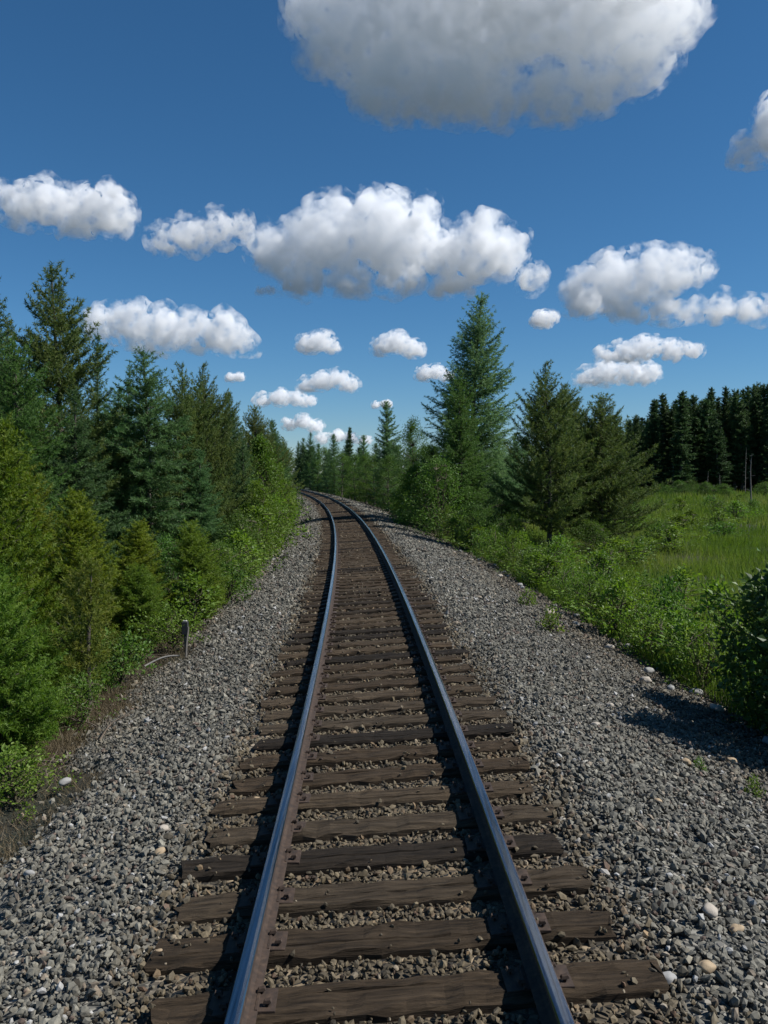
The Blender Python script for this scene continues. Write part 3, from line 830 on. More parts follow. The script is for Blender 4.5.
# far trees closing the curve
FT = [
 ('spire', -4.6, 112, 9.6, .85, 'narrow pointed spruce spire standing above the far trees of the curve'),
 ('far_green', -7.0, 118, 8.6, 1.7, 'pale green conifer left of the narrow spruce spire'),
 ('far_green', -2.6, 104, 8.3, 1.6, 'pale green conifer right of the narrow spruce spire'),
 ('spruce_a', -13.2, 150, 10.4, 2.0, 'dark conifer above the point where the rails disappear'),
 ('aspen', -9.6, 135, 7.4, 2.2, None), ('aspen', -5.3, 106, 5.6, 2.0, None), ('aspen', -3.4, 98, 5.4, 2.0, None), ('far_green', -11.2, 142, 8.2, 1.8, None),
 ('aspen', -1.9, 90, 5.3, 1.9, None), ('aspen', -.9, 82, 5.0, 1.8, None), ('far_green', -1.0, 95, 7.0, 1.5, None), ('aspen', .4, 68, 4.6, 1.6, None),
 ('spruce_b', -16.8, 165, 9.5, 1.8, None), ('far_green', -15.0, 158, 8.2, 1.8, None), ('aspen', -20, 172, 8.0, 2.6, None), ('far_green', -8.5, 126, 6.2, 1.6, None),
 ('spruce_a', -24, 176, 10, 2.0, None), ('spruce_b', -28, 170, 10, 2.0, None), ('far_green', 1.5, 84, 6.5, 1.6, None), ('aspen', 3.4, 70, 6.0, 1.8, None),
 ('far_green', 3.0, 95, 8.4, 1.8, None), ('spruce_b', 6.5, 88, 7.6, 1.7, None), ('spruce_a', 9.0, 80, 7.2, 1.7, None), ('far_green', 6.2, 64, 5.6, 1.7, None),
 ('spruce_b', 11.5, 72, 6.6, 1.7, None), ('spruce_a', 13.0, 84, 7.6, 1.8, None), ('far_green', -6.0, 140, 8.6, 1.8, None), ('far_green', 0.5, 120, 8.2, 1.7, None),
]
for k, x, y, h, rad, lb in FT:
    ct = 'tree'
    nm = {'aspen': 'leafy_tree', 'far_green': 'larch_tree', 'spire': 'spruce_tree', 'spruce_a': 'spruce_tree', 'spruce_b': 'spruce_tree'}[k]
    lab = lb or {'leafy_tree': 'rounded leafy tree in the far green belt around the curve', 'larch_tree': 'soft pale green conifer in the far belt around the curve', 'spruce_tree': 'dark conifer in the far belt behind the trees of the curve'}[nm]
    plant(k, nm, ct, x, y, h, rad, lab, 'far trees around the curve' if lb is None else None)

# bright leafy shrubs and low firs spilling to the left gravel edge
LS = [('shrub_b', -4.0, 15.9, .8, .7), ('shrub_c', -4.1, 17.8, 1.2, .6), ('shrub_a', -3.9, 20.6, 1.1, .8), ('shrub_b', -4.2, 22.4, 1.3, .9), ('shrub_c', -4.3, 24.6, 1.6, .8), ('shrub_b', -4.2, 26.2, 1.2, .9),
      ('shrub_b', -4.5, 29.2, 1.7, 1.0), ('shrub_c', -4.6, 31.2, 2.0, .9), ('shrub_b', -4.7, 35.4, 1.9, 1.1), ('shrub_c', -4.9, 37.6, 2.2, 1.0), ('shrub_b', -5.2, 43.8, 2.2, 1.2), ('shrub_b', -5.8, 51.4, 2.3, 1.3)]
names = ['first', 'second', 'third', 'fourth', 'fifth', 'sixth', 'seventh', 'eighth', 'ninth', 'tenth', 'eleventh', 'twelfth']
for i, (k, x, y, h, rad) in enumerate(LS):
    plant(k, 'leafy_shrub', 'shrub', x, y, h, rad, '%s bright leafy shrub from the marker post along the left gravel edge' % names[i], 'bright shrubs along the left gravel edge')
for k, nm, x, y, h, rad, lb in (
    ('young_green', 'young_fir', -5.3, 13.0, 1.3, .7, 'low bright green fir in the hollow behind the olive pine sapling'),
    ('young', 'young_pine', -5.5, 18.8, 2.6, .9, 'yellow green young conifer left of the small bright green fir'),
    ('shrub_b', 'leafy_shrub', -4.1, 11.2, .7, .5, 'small leafy shrub at the foot of the olive pine sapling'),
    ('shrub_a', 'leafy_shrub', -4.3, 13.5, .9, .6, 'green leafy shrub right of the olive pine sapling'),
    ('shrub_b', 'leafy_shrub', -3.75, 8.4, .55, .5, 'low bright shrub in the bottom corner of the left bank')):
    plant(k, nm, 'shrub' if 'shrub' in k else 'tree', x, y, h, rad, lb)

# more trees of the left row, standing between the named ones
for k, x, y, h, rad, lb in (
    ('spruce_a', -8.6, 23.6, 6.4, 1.7, 'dark spruce squeezed between the tall pine and the broad fir'),
    ('fir', -9.3, 29.5, 7.2, 1.9, 'dense green fir behind the gap right of the tall pine'),
    ('spruce_a', -6.0, 27.6, 4.6, 1.3, 'half grown spruce at the right flank of the broad fir'),
    ('spruce_b', -5.7, 34.5, 5.0, 1.3, 'half grown dark spruce behind the gravel edge bushes'),
    ('pine_c', -7.6, 40.0, 7.0, 1.8, 'dark pine behind the bright light green leafy tree'),
    ('spruce_a', -6.8, 51.0, 6.8, 1.6, 'dense spruce between the pine and the curve on the left'),
    ('fir', -8.0, 62.0, 6.6, 1.8, 'dense fir beside the inside of the curve'),
    ('young', -7.9, 18.2, 4.4, 1.2, 'olive green young conifer behind the two yellow green ones'),
    ('young', -8.2, 15.8, 5.2, 1.2, 'tall yellow green young conifer farthest into the left edge'),
    ('pine_b', -12.4, 28.0, 9.0, 1.9, 'dark pine behind the tall conifers at the left edge')):
    plant(k, {'s': 'spruce_tree', 'p': 'pine_tree', 'f': 'fir_tree', 'y': 'young_pine'}[k[0]], 'tree', x, y, h, rad, lb)

# belt of bushes round the outside of the curve
rc = np.random.default_rng(21)
for i in range(26):
    sx = 50 + i * 4.2
    x, y, _ = frame(sx, rc.uniform(5.0, 7.2))
    k = ('bush', 'willow', 'aspen_light')[i % 3]
    plant(k, 'leafy_bush', 'bush', float(x), float(y), rc.uniform(2.2, 4.2), rc.uniform(1.5, 2.2), 'leafy bush in the green belt round the outside of the curve', 'bushes round the outside of the curve')
for i in range(24):
    px = 300 + i * 14 + rc.uniform(-5, 5); y = rc.uniform(128, 165) + (30 if px < 420 else 0); x = (px - 384) / 840 * y
    zt = CAM_H + (474 - rc.uniform(436, 452)) / 840 * y
    plant(('spruce_a', 'spire', 'far_green')[i % 3], 'distant_conifer', 'tree', x, y, zt - ground_z(x, y), rc.uniform(2.0, 2.8), 'distant conifer closing the horizon behind the nearer trees', 'distant conifers on the horizon')

# left row filling behind
rb = np.random.default_rng(3)
for i in range(16):
    y = 30 + i * 4.2; x = -12.5 - rb.uniform(0, 4) - i * .12
    k = ['spruce_a', 'pine_b', 'spruce_b', 'fir'][i % 4]
    plant(k, {'s': 'spruce_tree', 'p': 'pine_tree', 'f': 'fir_tree'}[k[0]], 'tree', x, y, rb.uniform(6.2, 7.6), rb.uniform(1.5, 2.0),
          {'s': 'dark spruce deep in the row behind the left trees', 'p': 'dark pine deep in the row behind the left trees', 'f': 'dense fir deep in the row behind the left trees'}[k[0]], 'trees behind the left row')

# dark forest beyond the meadow
rf = np.random.default_rng(9)
for row, (y0, n0) in enumerate(((116, 30), (121, 32), (127, 32), (133, 32), (140, 30))):
    for i in range(n0):
        px = 585 + (i + rf.uniform(-.3, .3)) * (235.0 / n0)
        y = y0 + rf.uniform(-3, 3)
        x = (px - 384) / 840 * y
        top = rf.choice([0, 0, 0, 8, 16]) + np.interp(px, [585, 605, 640, 655, 690, 720, 770, 820], [432, 428, 424, 408, 401, 400, 392, 388]) + rf.uniform(-12, 10)
        zt = CAM_H + (474 - top) / 840 * y
        k = 'spire' if rf.random() < .68 else 'spire_b'
        plant(k, 'spruce_tree', 'tree', x, y, zt - ground_z(x, y), rf.uniform(1.35, 2.0), 'dark tall spruce in the forest wall beyond the meadow', 'spruces of the forest wall')
for x, y, h, lb in ((37.6, 114, 4.4, 'pale bare trunk at the near corner of the dark forest'), (38.8, 113, 4.2, 'second pale bare trunk beside the one at the forest corner'),
                    (43.2, 112, 3.2, 'short pale snag standing at the middle of the forest edge'), (44.3, 111, 3.0, 'pale leaning snag next to the short pale snag'), (48.6, 113, 6.5, 'tall pale trunk before the dark forest wall')):
    plant('snag', 'dead_tree', 'tree', x, y, h, .5, lb)
plant('dead_sapling', 'dead_sapling', 'tree', 35.0, 80, 5.2, .8, 'thin grey dead sapling standing alone in the meadow before the forest')

# ------------------------------------------------------------------ shrubs along the right gravel edge and in the meadow
rs = np.random.default_rng(15)
SH = [(5.3, 11.9, .95), (4.95, 13.2, .85), (5.5, 14.2, 1.15), (5.0, 15.4, 1.0), (5.75, 16.4, 1.2), (4.95, 17.4, .95), (5.5, 18.6, 1.15), (4.75, 19.8, .9), (5.5, 21.0, 1.05), (4.75, 22.2, .95),
      (4.7, 24.0, 1.0), (5.4, 25.2, 1.1), (4.5, 26.4, 1.0), (4.35, 28.4, 1.05), (5.0, 30.0, 1.15), (4.1, 31.0, 1.1), (3.9, 33.2, 1.15), (3.6, 35.4, 1.3), (3.3, 37.4, 1.3), (2.9, 39.0, 1.3)]
SH2 = [(4.75, 12.6), (5.2, 13.7), (4.7, 14.8), (5.35, 15.9), (4.65, 16.8), (5.2, 17.9), (4.7, 18.9), (5.1, 20.3), (4.65, 21.5), (5.0, 23.1), (4.55, 24.9), (4.85, 26.0), (4.3, 27.4), (4.6, 29.2), (4.15, 30.2), (4.3, 32.2), (3.75, 34.4), (3.5, 36.4)]
for i, (x, y) in enumerate(SH2):
    plant(('shrub_b', 'shrub_c', 'shrub_b')[i % 3], 'leafy_shrub', 'shrub', x + rs.uniform(-.12, .2), y, rs.uniform(.65, 1.2), rs.uniform(.5, .8), 'light green leafy shrub filling the band beside the right gravel', 'light shrubs filling the right gravel edge')
ordn = ['first', 'second', 'third', 'fourth', 'fifth', 'sixth', 'seventh', 'eighth', 'ninth', 'tenth', 'eleventh', 'twelfth', 'thirteenth', 'fourteenth', 'fifteenth', 'sixteenth', 'seventeenth', 'eighteenth', 'nineteenth', 'twentieth']
for i, (x, y, h) in enumerate(SH):
    k = ('shrub_a', 'shrub_b', 'shrub_c', 'shrub_b')[i % 4]
    plant(k, 'leafy_shrub', 'shrub', x + rs.uniform(-.2, .25), y, h * rs.uniform(.8, 1.4), .58 * rs.uniform(.8, 1.3), '%s low leafy shrub beyond the glossy bush along the right gravel edge' % ordn[i], 'low shrubs along the right gravel edge')
for i in range(12):
    y = 12.5 + i * 2.4; x = np.interp(y, [12, 25, 40], [6.9, 6.5, 5.0]) + rs.uniform(-.5, .8)
    plant('shrub_b' if i % 2 == 0 else 'shrub_c', 'leafy_shrub', 'shrub', x, y, rs.uniform(.6, 1.5), rs.uniform(.5, .9), 'low leafy shrub in the second row where the meadow grass begins', 'second row of shrubs at the meadow edge')
for i in range(30):
    y = rs.uniform(28, 98); x = rs.uniform(.17, .46) * y
    k = ('shrub_a', 'shrub_b', 'shrub_c')[i % 3]
    plant(k, 'meadow_bush', 'bush', x, y, rs.uniform(.8, 1.5), rs.uniform(.7, 1.3), 'low green bush half sunk in the meadow grass', 'low bushes in the meadow')
for i in range(14):
    px = rs.uniform(640, 775); y = rs.uniform(104, 112); x = (px - 384) / 840 * y
    plant('willow', 'meadow_bush', 'bush', x, y, rs.uniform(1.0, 2.0), rs.uniform(1.3, 2.0), 'green bush at the foot of the dark forest wall', 'bushes at the foot of the forest')

# ------------------------------------------------------------------ grass
def grass(s0, s1, l0, l1, n, hgt, wid, seed, patch=.35, flop=.28):
    rng = np.random.default_rng(seed)
    s = rng.uniform(s0, s1, n * 3); lat = rng.uniform(l0, l1, n * 3)
    x, y, _ = frame(s, lat)
    keep = (np.sin(x * .9 + 1.7 * np.sin(y * .5)) * np.sin(y * .7 + 1.1 * np.sin(x * .6)) + rng.uniform(-1, 1, len(x)) > -patch) & (np.abs(x) < .49 * y + 3.0)
    x, y, lat = x[keep][:n], y[keep][:n], lat[keep][:n]
    n = len(x)
    z = surf(x, y)
    D = unit(np.stack([rng.normal(0, flop, n), rng.normal(0, flop, n), np.ones(n)], -1))
    P = np.stack([x, y, z - .02], -1)
    H = hgt * rng.uniform(.45, 1.25, n)
    V, F = blades(P, D, H, wid * rng.uniform(.6, 1.4, n), rng)
    big = .5 + .5 * np.sin(x * .35 + 2 * np.sin(y * .13)) * np.sin(y * .21)
    return V, F, np.clip(rng.random(n) * .45 + .62 * big - .03, 0, 1)
def grass_obj(name, label, parts, mt='grass', flop=.28):
    Vs, Fs, Ts, n = [], [], [], 0
    for a in parts:
        V, F, t = grass(*a, flop=flop)
        Vs.append(V); Fs.append(F + n); Ts.append(t); n += len(V)
    add(name, mesh_np(name, np.vstack(Vs), np.vstack(Fs), [M[mt]], np.concatenate(Ts)), label=label, cat='grass', kind='stuff')
grass_obj('meadow_grass', 'tall bright green grass filling the meadow right of the track',
          [(8, 24, 4.9, 16, 42000, .50, .014, 1), (24, 48, 4.9, 30, 50000, .55, .026, 2), (48, 85, 6, 50, 40000, .65, .055, 3), (85, 125, 8, 75, 26000, .80, .10, 4)])
grass_obj('bank_grass', 'rough green grass on the bank left of the gravel',
          [(6, 22, -9, -4.2, 22000, .34, .013, 5, .0), (22, 60, -7, -3.6, 16000, .45, .028, 6)])
grass_obj('dry_grass', 'brown dry grass and litter between the left gravel and the young trees',
          [(5, 19, -4.9, -2.95, 22000, .17, .009, 7, .1), (5, 13.5, -4.2, -2.7, 18000, .12, .008, 8, .5)], 'straw', .75)

# ------------------------------------------------------------------ small things
# marker post, stake and bent pipe left of the gravel
def box_part(w, d, h, z0, bevel=.006):
    bm = bmesh.new()
    bmesh.ops.create_cube(bm, size=1)
    for v in bm.verts:
        v.co = Vector((v.co.x * w, v.co.y * d, (v.co.z + .5) * h + z0))
    bmesh.ops.bevel(bm, geom=bm.edges[:], offset=bevel, segments=1, affect='EDGES')
    me = bpy.data.meshes.new('part')
    bm.to_mesh(me); bm.free()
    return me
def flat_mat(name, col, rough=.7):
    m, N, L, P = mat(name)
    nz = node(N, 'ShaderNodeTexNoise', Scale=30.0, Detail=4.0)
    rp = ramp(N, [(.3, tuple(c * .7 for c in col)), (.7, tuple(min(1, c * 1.15) for c in col))])
    L.new(nz.outputs[0], rp.inputs[0]); L.new(rp.outputs[0], P.inputs['Base Color'])
    P.inputs['Roughness'].default_value = rough
    return m
M['dark_paint'] = flat_mat('dark_weathered_paint', (.035, .037, .04))
M['white_paint'] = flat_mat('white_weathered_paint', (.42, .41, .37))
M['grey_pipe'] = flat_mat('grey_pipe', (.16, .152, .135))
px_, py_ = -3.72, 15.6
post = add('marker_post', None, label='short dark marker post with white cap at the left gravel edge', cat='post')
post.location = (px_, py_, ground_z(px_, py_))
for nm, args, mm in (('shaft', (.040, .040, .40, -.15), 'dark_paint'), ('box', (.11, .09, .24, .25), 'dark_paint'), ('cap', (.07, .06, .022, .492), 'white_paint')):
    me = box_part(*args); me.materials.append(M[mm]); add(nm, me, post)
x, y = -3.50, 14.7
V, F = tube([(0, 0, -.12), (.015, .0, .2), (.05, .01, .50)], [.022, .021, .018], 4)
add('wooden_stake', mesh_np('wooden_stake', V, F, [M['bark_grey']]), loc=(x, y, ground_z(x, y)), label='grey wooden stake leaning in the gravel before the marker post', cat='stake')
t = np.linspace(0, 1, 10)
x, y = -3.55, 14.45
pp = np.stack([-.5 * t, -.12 * t - .25 * t ** 2, .05 * np.sin(t * 3.1) - .10 * t + .06], -1)
V, F = tube(pp, .016, 6)
add('bent_pipe', mesh_np('bent_pipe', V, F, [M['grey_pipe']], smooth=True), loc=(x, y, ground_z(x, y)), label='thin pale bent pipe lying on the gravel by the wooden stake', cat='pipe')

# dead branches on the ground
rd = np.random.default_rng(31)
def dead_branch(x, y, ln, az, label, thick=.012, twigs=7):
    t = np.linspace(0, 1, 7)
    d = np.array([math.cos(az), math.sin(az)])
    gxs, gys = x + d[0] * ln * t, y + d[1] * ln * t
    zz = profile(gxs, gys) - ground_z(x, y) + .03 + .05 * np.sin(t * 3.1) * rd.uniform(.3, 1.6)
    pts = np.stack([d[0] * ln * t, d[1] * ln * t + .06 * np.sin(t * 5) * ln * .3, zz], -1)
    w = [tube(pts, thick * (1 - .75 * t), 5)]
    for k in range(twigs):
        u = rd.uniform(.2, .95); b = np.array([np.interp(u, t, pts[:, j]) for j in range(3)])
        a2 = az + rd.choice([-1, 1]) * rd.uniform(.4, 1.1); l2 = ln * rd.uniform(.12, .35)
        e = b + l2 * np.array([math.cos(a2), math.sin(a2), rd.uniform(-.02, .35)])
        w.append(tube(np.array([b, (b + e) / 2 + [0, 0, .01], e]), [thick * .5, thick * .35, thick * .15], 4, cap=False))
    add('dead_branch', mesh_np('dead_branch', *join(w), [M['dead']]), loc=(x, y, ground_z(x, y)), label=label, cat='branch', group='dead branches beside the gravel')
for i, (x, y, ln, az, lb) in enumerate([
    (-3.9, 15.1, 1.3, 2.7, 'dead brown branch lying left of the wooden stake'), (-3.8, 14.6, 1.0, 2.2, 'dead twiggy branch below the marker post'),
    (-4.1, 15.7, 1.1, 3.0, 'dead branch on the bank behind the marker post'), (-3.5, 8.6, 1.2, 2.0, 'dead branch on the brown bank near the left edge'),
    (-3.6, 9.3, 1.0, 2.9, 'thin dead branch beside the bushy fir at the left edge'), (-3.4, 9.9, .9, 1.6, 'dead twigs on the left bank before the pine sapling'),
    (-3.7, 10.7, 1.0, 2.4, 'dead branch at the foot of the pine sapling'), (4.1, 8.9, 1.3, -.35, 'grey dead branch on the gravel below the glossy bush'),
    (3.9, 8.5, 1.1, -.15, 'dead twiggy branch nearest the camera below the glossy bush'), (4.4, 8.2, 1.0, .2, 'dead branch at the right picture edge on the gravel')]):
    dead_branch(x, y, ln, az, lb)

# single pale stones that stand out from the ballast
def pebble(x, y, size, col, label, seed):
    rng = np.random.default_rng(seed)
    bm = bmesh.new()
    bmesh.ops.create_icosphere(bm, subdivisions=3, radius=1)
    off = Vector(rng.uniform(-9, 9, 3))
    for v in bm.verts:
        k = 1 + .28 * mnoise.noise(v.co * 1.1 + off) + .10 * mnoise.noise(v.co * 2.6 + off)
        v.co *= k
        v.co.x *= size * 1.25; v.co.y *= size * .95; v.co.z *= size * .68
    for f in bm.faces:
        f.smooth = True
    me = bpy.data.meshes.new('pale_stone'); bm.to_mesh(me); bm.free()
    me.materials.append(col)
    o = add('pale_stone', me, label=label, cat='stone', group='pale stones lying on the ballast')
    o.location = (x, y, float(profile(x, y)) + size * .35)
    o.rotation_euler = (rng.uniform(-.3, .3), rng.uniform(-.3, .3), rng.uniform(0, 6.28))
M['tan'] = flat_mat('tan_stone', (.36, .265, .16), .8)
M['cream'] = flat_mat('cream_stone', (.38, .33, .265), .8)
M['pale'] = flat_mat('pale_grey_stone', (.29, .28, .26), .8)
def at_px(px, py, zg):
    y = 840 * (CAM_H - zg) / (py - 474); return (px - 384) / 840 * y, y
for i, (px, py, sz, mt_, lb) in enumerate([
    (155, 858, .036, 'tan', 'round tan stone on the gravel left of the track'), (153, 964, .038, 'tan', 'tan stone lying beside the tie ends at the bottom left'),
    (253, 805, .040, 'tan', 'flat tan stone resting by a tie left of the left rail'), (160, 833, .034, 'cream', 'cream stone just above the round tan stone'),
    (690, 765, .050, 'tan', 'round tan stone beside the dark shadow of the glossy bush'), (718, 920, .046, 'cream', 'oval cream stone on the right gravel near the bottom'),
    (715, 978, .044, 'tan', 'large tan stone in the bottom right of the gravel'), (675, 990, .040, 'pale', 'pale grey stone left of the large tan stone'),
    (745, 938, .034, 'tan', 'small tan stone right of the oval cream stone'), (662, 805, .034, 'tan', 'tan stone below the grey dead branch'),
    (598, 727, .042, 'cream', 'cream stone at the near tip of the bush shadow'), (613, 707, .040, 'cream', 'cream stone inside the tip of the bush shadow'),
    (737, 764, .044, 'tan', 'tan stone right of the stone beside the bush shadow'), (22, 880, .034, 'pale', 'pale stone at the left edge of the gravel'),
    (60, 786, .055, 'pale', 'pale stone on the brown bank below the bushy fir'), (5, 766, .060, 'cream', 'pale boulder under the bushy fir at the left edge'),
    (205, 592, .13, 'pale', 'grey rock at the gravel edge beyond the marker post'), (648, 682, .075, 'cream', 'cream rock under the leafy shrubs at the right gravel edge'),
    (700, 695, .085, 'pale', 'pale rock by the foot of the glossy bush'), (722, 712, .08, 'cream', 'cream rock right of the pale rock under the glossy bush')]):
    x, y = at_px(px, py, -.5)
    for _ in range(6):
        x, y = at_px(px, py, float(profile(x, y)) + .02)
    pebble(x, y, sz, M[mt_], lb, 100 + i)
rk = np.random.default_rng(88)
for i in range(22):
    sx = 10.0 + i * 1.15 + rk.uniform(-.4, .4)
    x, y, _ = frame(sx, 4.55 + rk.uniform(-.45, .45))
    pebble(float(x), float(y), rk.uniform(.045, .10), M[('pale', 'cream', 'pale')[i % 3]], 'small pale rock half hidden under the shrubs along the right gravel edge', 300 + i)

# small weeds on the right gravel
PR['weed'] = broadleaf('weed', .35, .22, 51, (M['leaf_light'], M['stem']), leaf=.045, clusters=26, per=14, low=.02, stems=5, clump=.07, lift=.5)
for px, py, h, lb in ((552, 632, .42, 'small green weed growing alone on the right gravel'), (528, 606, .36, 'smaller green weed up the gravel edge from the lone weed'),
                      (705, 775, .11, 'tiny green weed beside the grey dead branch'), (760, 800, .15, 'green weed at the right picture edge on the gravel'), (2, 800, .45, 'green weed clump at the left picture edge')):
    x, y = at_px(px, py, -.5)
    for _ in range(6):
        x, y = at_px(px, py, float(profile(x, y)))
    plant('weed', 'weed', 'weed', x, y, h, h * .62, lb, sink=.0)

# ------------------------------------------------------------------ clouds
def cloud_mat(name, dens, size, lo=.43, hi=.74):
    m = bpy.data.materials.new(name); m.use_nodes = True
    N, L = m.node_tree.nodes, m.node_tree.links
    N.remove(N['Principled BSDF'])
    v = N.new('ShaderNodeVolumeScatter')
    v.inputs['Color'].default_value = (1, 1, 1, 1)
    v.inputs['Anisotropy'].default_value = 0
    tc = N.new('ShaderNodeTexCoord')
    nz = node(N, 'ShaderNodeTexNoise', Scale=1.0 / size, Detail=5.0, Roughness=.62)
    L.new(tc.outputs['Object'], nz.inputs['Vector'])
    mr = N.new('ShaderNodeMapRange')
    mr.inputs[1].default_value = lo; mr.inputs[2].default_value = hi; mr.inputs[3].default_value = 0.0; mr.inputs[4].default_value = dens * 1.5
    L.new(nz.outputs[0], mr.inputs[0]); L.new(mr.outputs[0], v.inputs['Density'])
    L.new(v.outputs[0], N['Material Output'].inputs['Volume'])
    m.cycles.volume_step_rate = CLOUD_STEP
    return m
CLOUD_STEP = .6
CL_BASE = 750.0
def cloud(lobes, label, soft=1.0, detail=85, thick=1.0, seed=0, extra=16):
    """lobes: (azimuth, height, radius) in 1/840 of the distance, measured from straight ahead and from the horizon line 474; real size follows from the base altitude"""
    rng = np.random.default_rng(500 + seed)
    lob = np.array(lobes, float)
    ybase = (lob[:, 1] + lob[:, 2] * .8).max()
    el = math.atan((474 - ybase) / 840.0)
    d = min(9500.0, CL_BASE / math.tan(max(el, .03)))
    k = d / 840.0
    rmax = np.sort(lob[:, 2])[-2:].mean()
    soft_px, lump = soft * min(7.0, .26 * rmax), min(14.0, .45 * rmax)
    cxp = (lob[:, 0].min() + lob[:, 0].max()) / 2
    ox, oz = (cxp - 384) * k, CAM_H + (474 - ybase - (6 if rmax > 17 else 1)) * k
    bm = bmesh.new()
    flat = 1.0 if rmax > 17 else .72
    def ball(x, y, z, r):
        bmesh.ops.create_icosphere(bm, subdivisions=2, radius=r, matrix=Matrix.Translation((x, y, z)) @ Matrix.Diagonal((1 / flat, 1 / flat, flat, 1)))
    for (px, py, r) in lob:
        X, Z, Rr = (px - cxp) * k, (ybase - py) * k, r * k
        Y = rng.uniform(-.35, .35) * Rr
        ball(X, Y, Z, Rr * .85)
        for e in range(int(extra)):
            th = rng.uniform(0, 2 * math.pi); ph = rng.uniform(-.5, 1.35)
            rr = Rr * rng.uniform(.14, .42)
            dr = Vector((math.cos(th) * math.cos(ph), math.sin(th) * math.cos(ph) * thick, math.sin(ph))) * (Rr * (.93 - .35 * rr / Rr))
            ball(X + dr.x, Y + dr.y, Z + dr.z, rr)
    for v in bm.verts:   # flat condensation base
        fl = .26 * rmax * k
        if v.co.z < fl:
            v.co.z = fl - (fl - v.co.z) * .22
    w = (lob[:, 0] + lob[:, 2]).max() - (lob[:, 0] - lob[:, 2]).min()
    me = bpy.data.meshes.new('cloud'); bm.to_mesh(me); bm.free()
    o = add('cloud', me, loc=(ox, d, oz), label=label, cat='cloud', group='cumulus clouds')
    md = o.modifiers.new('merge', 'REMESH'); md.mode = 'VOXEL'; md.voxel_size = w * k / detail
    hgt = min(w, 110.0) * k
    for i, (sc, st) in enumerate(((.35, .16), (.12, .09), (.05, .03))):
        tx = bpy.data.textures.new('billow', 'CLOUDS'); tx.noise_scale = hgt * sc; tx.noise_depth = 3
        dm = o.modifiers.new('billow', 'DISPLACE'); dm.texture = tx; dm.strength = hgt * st; dm.mid_level = .5; dm.texture_coords = 'LOCAL'
    me.materials.append(cloud_mat('cloud_vapour', 1.0 / (soft_px * k), lump * k))
    mv = me.copy()
    mv.materials.clear(); mv.materials.append(cloud_mat('thin_vapour', .55 / (soft_px * k), lump * 1.6 * k, .50, .72))
    v = add('veil', mv, o)
    md = v.modifiers.new('merge', 'REMESH'); md.mode = 'VOXEL'; md.voxel_size = w * k / (detail * .7)
    dm = v.modifiers.new('swell', 'DISPLACE'); dm.strength = min(.30 * rmax, 8.0) * k; dm.mid_level = 0
    tx = bpy.data.textures.new('tear', 'CLOUDS'); tx.noise_scale = hgt * .16; tx.noise_depth = 3
    dm = v.modifiers.new('tear', 'DISPLACE'); dm.texture = tx; dm.strength = hgt * .14; dm.mid_level = .5; dm.texture_coords = 'LOCAL'
    return o

cloud([(322, 0, 44), (362, 26, 62), (428, 10, 84), (506, 2, 90), (580, 0, 84), (634, 8, 56), (664, 26, 34), (396, 84, 48), (448, 108, 36), (500, 116, 28), (548, 104, 38), (474, 74, 52), (600, 80, 34), (632, 72, 34)],
      'huge grey bottomed cloud overhead cut by the top of the picture', seed=1, detail=120, soft=1.9)
cloud([(768, 140, 26), (745, 152, 16), (790, 120, 34)], 'cloud fragment at the upper right edge of the picture', seed=2, detail=50)
cloud([(275, 250, 24), (305, 243, 30), (335, 236, 36), (385, 232, 42), (415, 236, 36), (445, 256, 28), (475, 252, 32), (503, 254, 24), (530, 279, 15), (300, 276, 22), (350, 278, 22), (400, 278, 22), (450, 278, 22)],
      'largest white cumulus cloud in the middle of the sky', seed=3, detail=110)
cloud([(168, 241, 15), (195, 236, 20), (222, 230, 18), (245, 228, 12)], 'ragged small cloud touching the largest cumulus on its left', seed=4, detail=55, soft=1.6)
cloud([(22, 204, 20), (52, 204, 23), (85, 210, 25), (112, 210, 24), (75, 222, 15)], 'white cloud above the tall dark pine at upper left', seed=5, detail=65)
cloud([(108, 322, 18), (138, 322, 22), (165, 326, 22), (195, 328, 20), (225, 330, 20), (245, 338, 13), (150, 340, 12)], 'long white cloud low over the left trees', seed=6, detail=75)
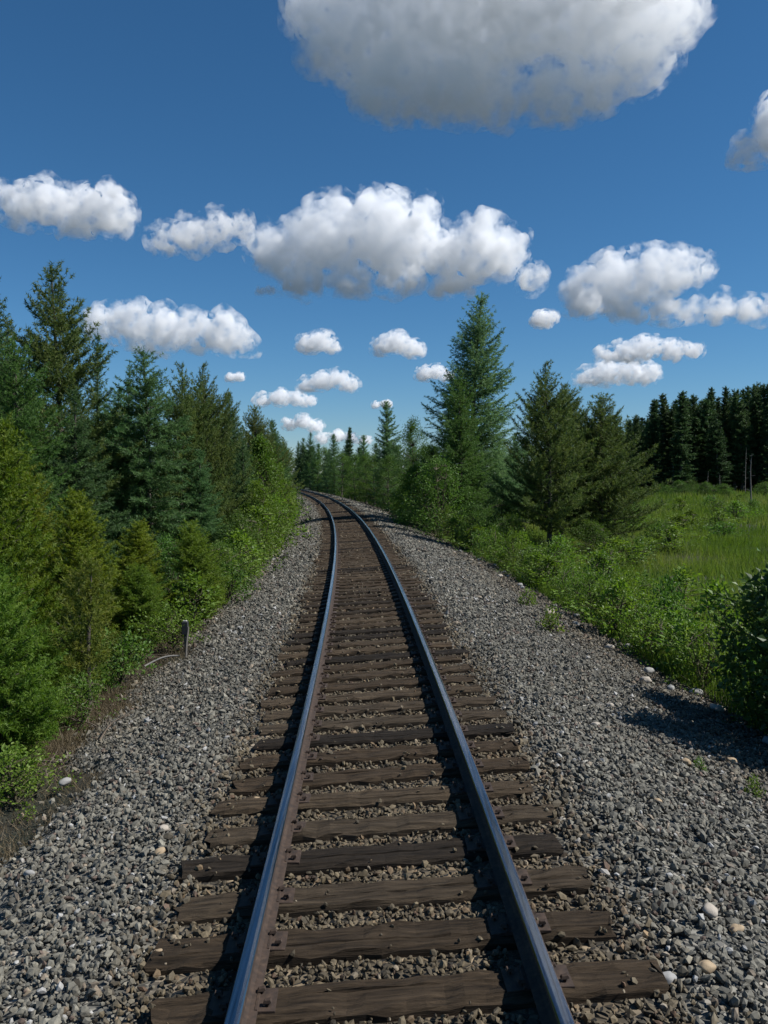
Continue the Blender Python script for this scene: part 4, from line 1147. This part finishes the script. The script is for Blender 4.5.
cloud([(580, 293, 22), (610, 282, 28), (645, 275, 27), (675, 270, 22), (695, 268, 14), (625, 302, 20), (660, 305, 17), (690, 306, 15), (715, 306, 14), (738, 308, 13), (762, 308, 13), (785, 308, 13)], 'white cumulus with trailing tail right of the tallest larch', seed=7, detail=95)
cloud([(541, 321, 10), (549, 319, 7)], 'tiny cloud puff left of the cumulus with trailing tail', seed=8, detail=28)
cloud([(605, 356, 9), (625, 353, 12), (645, 350, 13), (668, 351, 12), (688, 352, 9)], 'flat cloud above the meadow forest, upper of two layers', seed=9, detail=60)
cloud([(585, 378, 10), (605, 374, 13), (625, 374, 13), (645, 375, 11)], 'flat cloud above the meadow forest, lower of two layers', seed=10, detail=55)
cloud([(310, 345, 11), (322, 342, 11), (332, 348, 7)], 'small round cloud below the left end of the largest cumulus', seed=11, detail=38)
cloud([(383, 348, 10), (398, 345, 12), (412, 350, 10)], 'small round cloud below the middle of the largest cumulus', seed=12, detail=40)
cloud([(424, 375, 8), (436, 373, 8), (445, 376, 6)], 'little cloud beside the crown of the tallest larch', seed=13, detail=36)
cloud([(306, 386, 8), (322, 382, 10), (338, 380, 10), (350, 385, 8)], 'flat cloud low above the curve of the track', seed=14, detail=45)
cloud([(262, 400, 7), (280, 398, 9), (298, 399, 8), (310, 402, 6)], 'flat cloud just above the left treetops near the curve', seed=15, detail=45)
cloud([(232, 378, 5), (240, 377, 5)], 'tiny cloud above the left treetops', seed=16, detail=24)
cloud([(290, 424, 7), (304, 422, 8), (316, 426, 7)], 'faint low cloud over the far trees of the curve', seed=17, detail=36)
cloud([(322, 438, 6), (338, 436, 7), (352, 438, 6), (366, 440, 5)], 'lowest cloud streak touching the far treetops', seed=18, detail=40)
cloud([(376, 405, 4), (386, 404, 5)], 'tiny cloud above the pale bluish larch', seed=19, detail=24)
cloud([(262, 293, 5), (271, 292, 5)], 'tiny wisp under the left end of the largest cumulus', seed=20, detail=24, soft=3.0)
cloud([(740, 0, 8), (760, -2, 9)], 'wisp of cloud at the top right corner of the sky', seed=21, detail=24, soft=1.6)
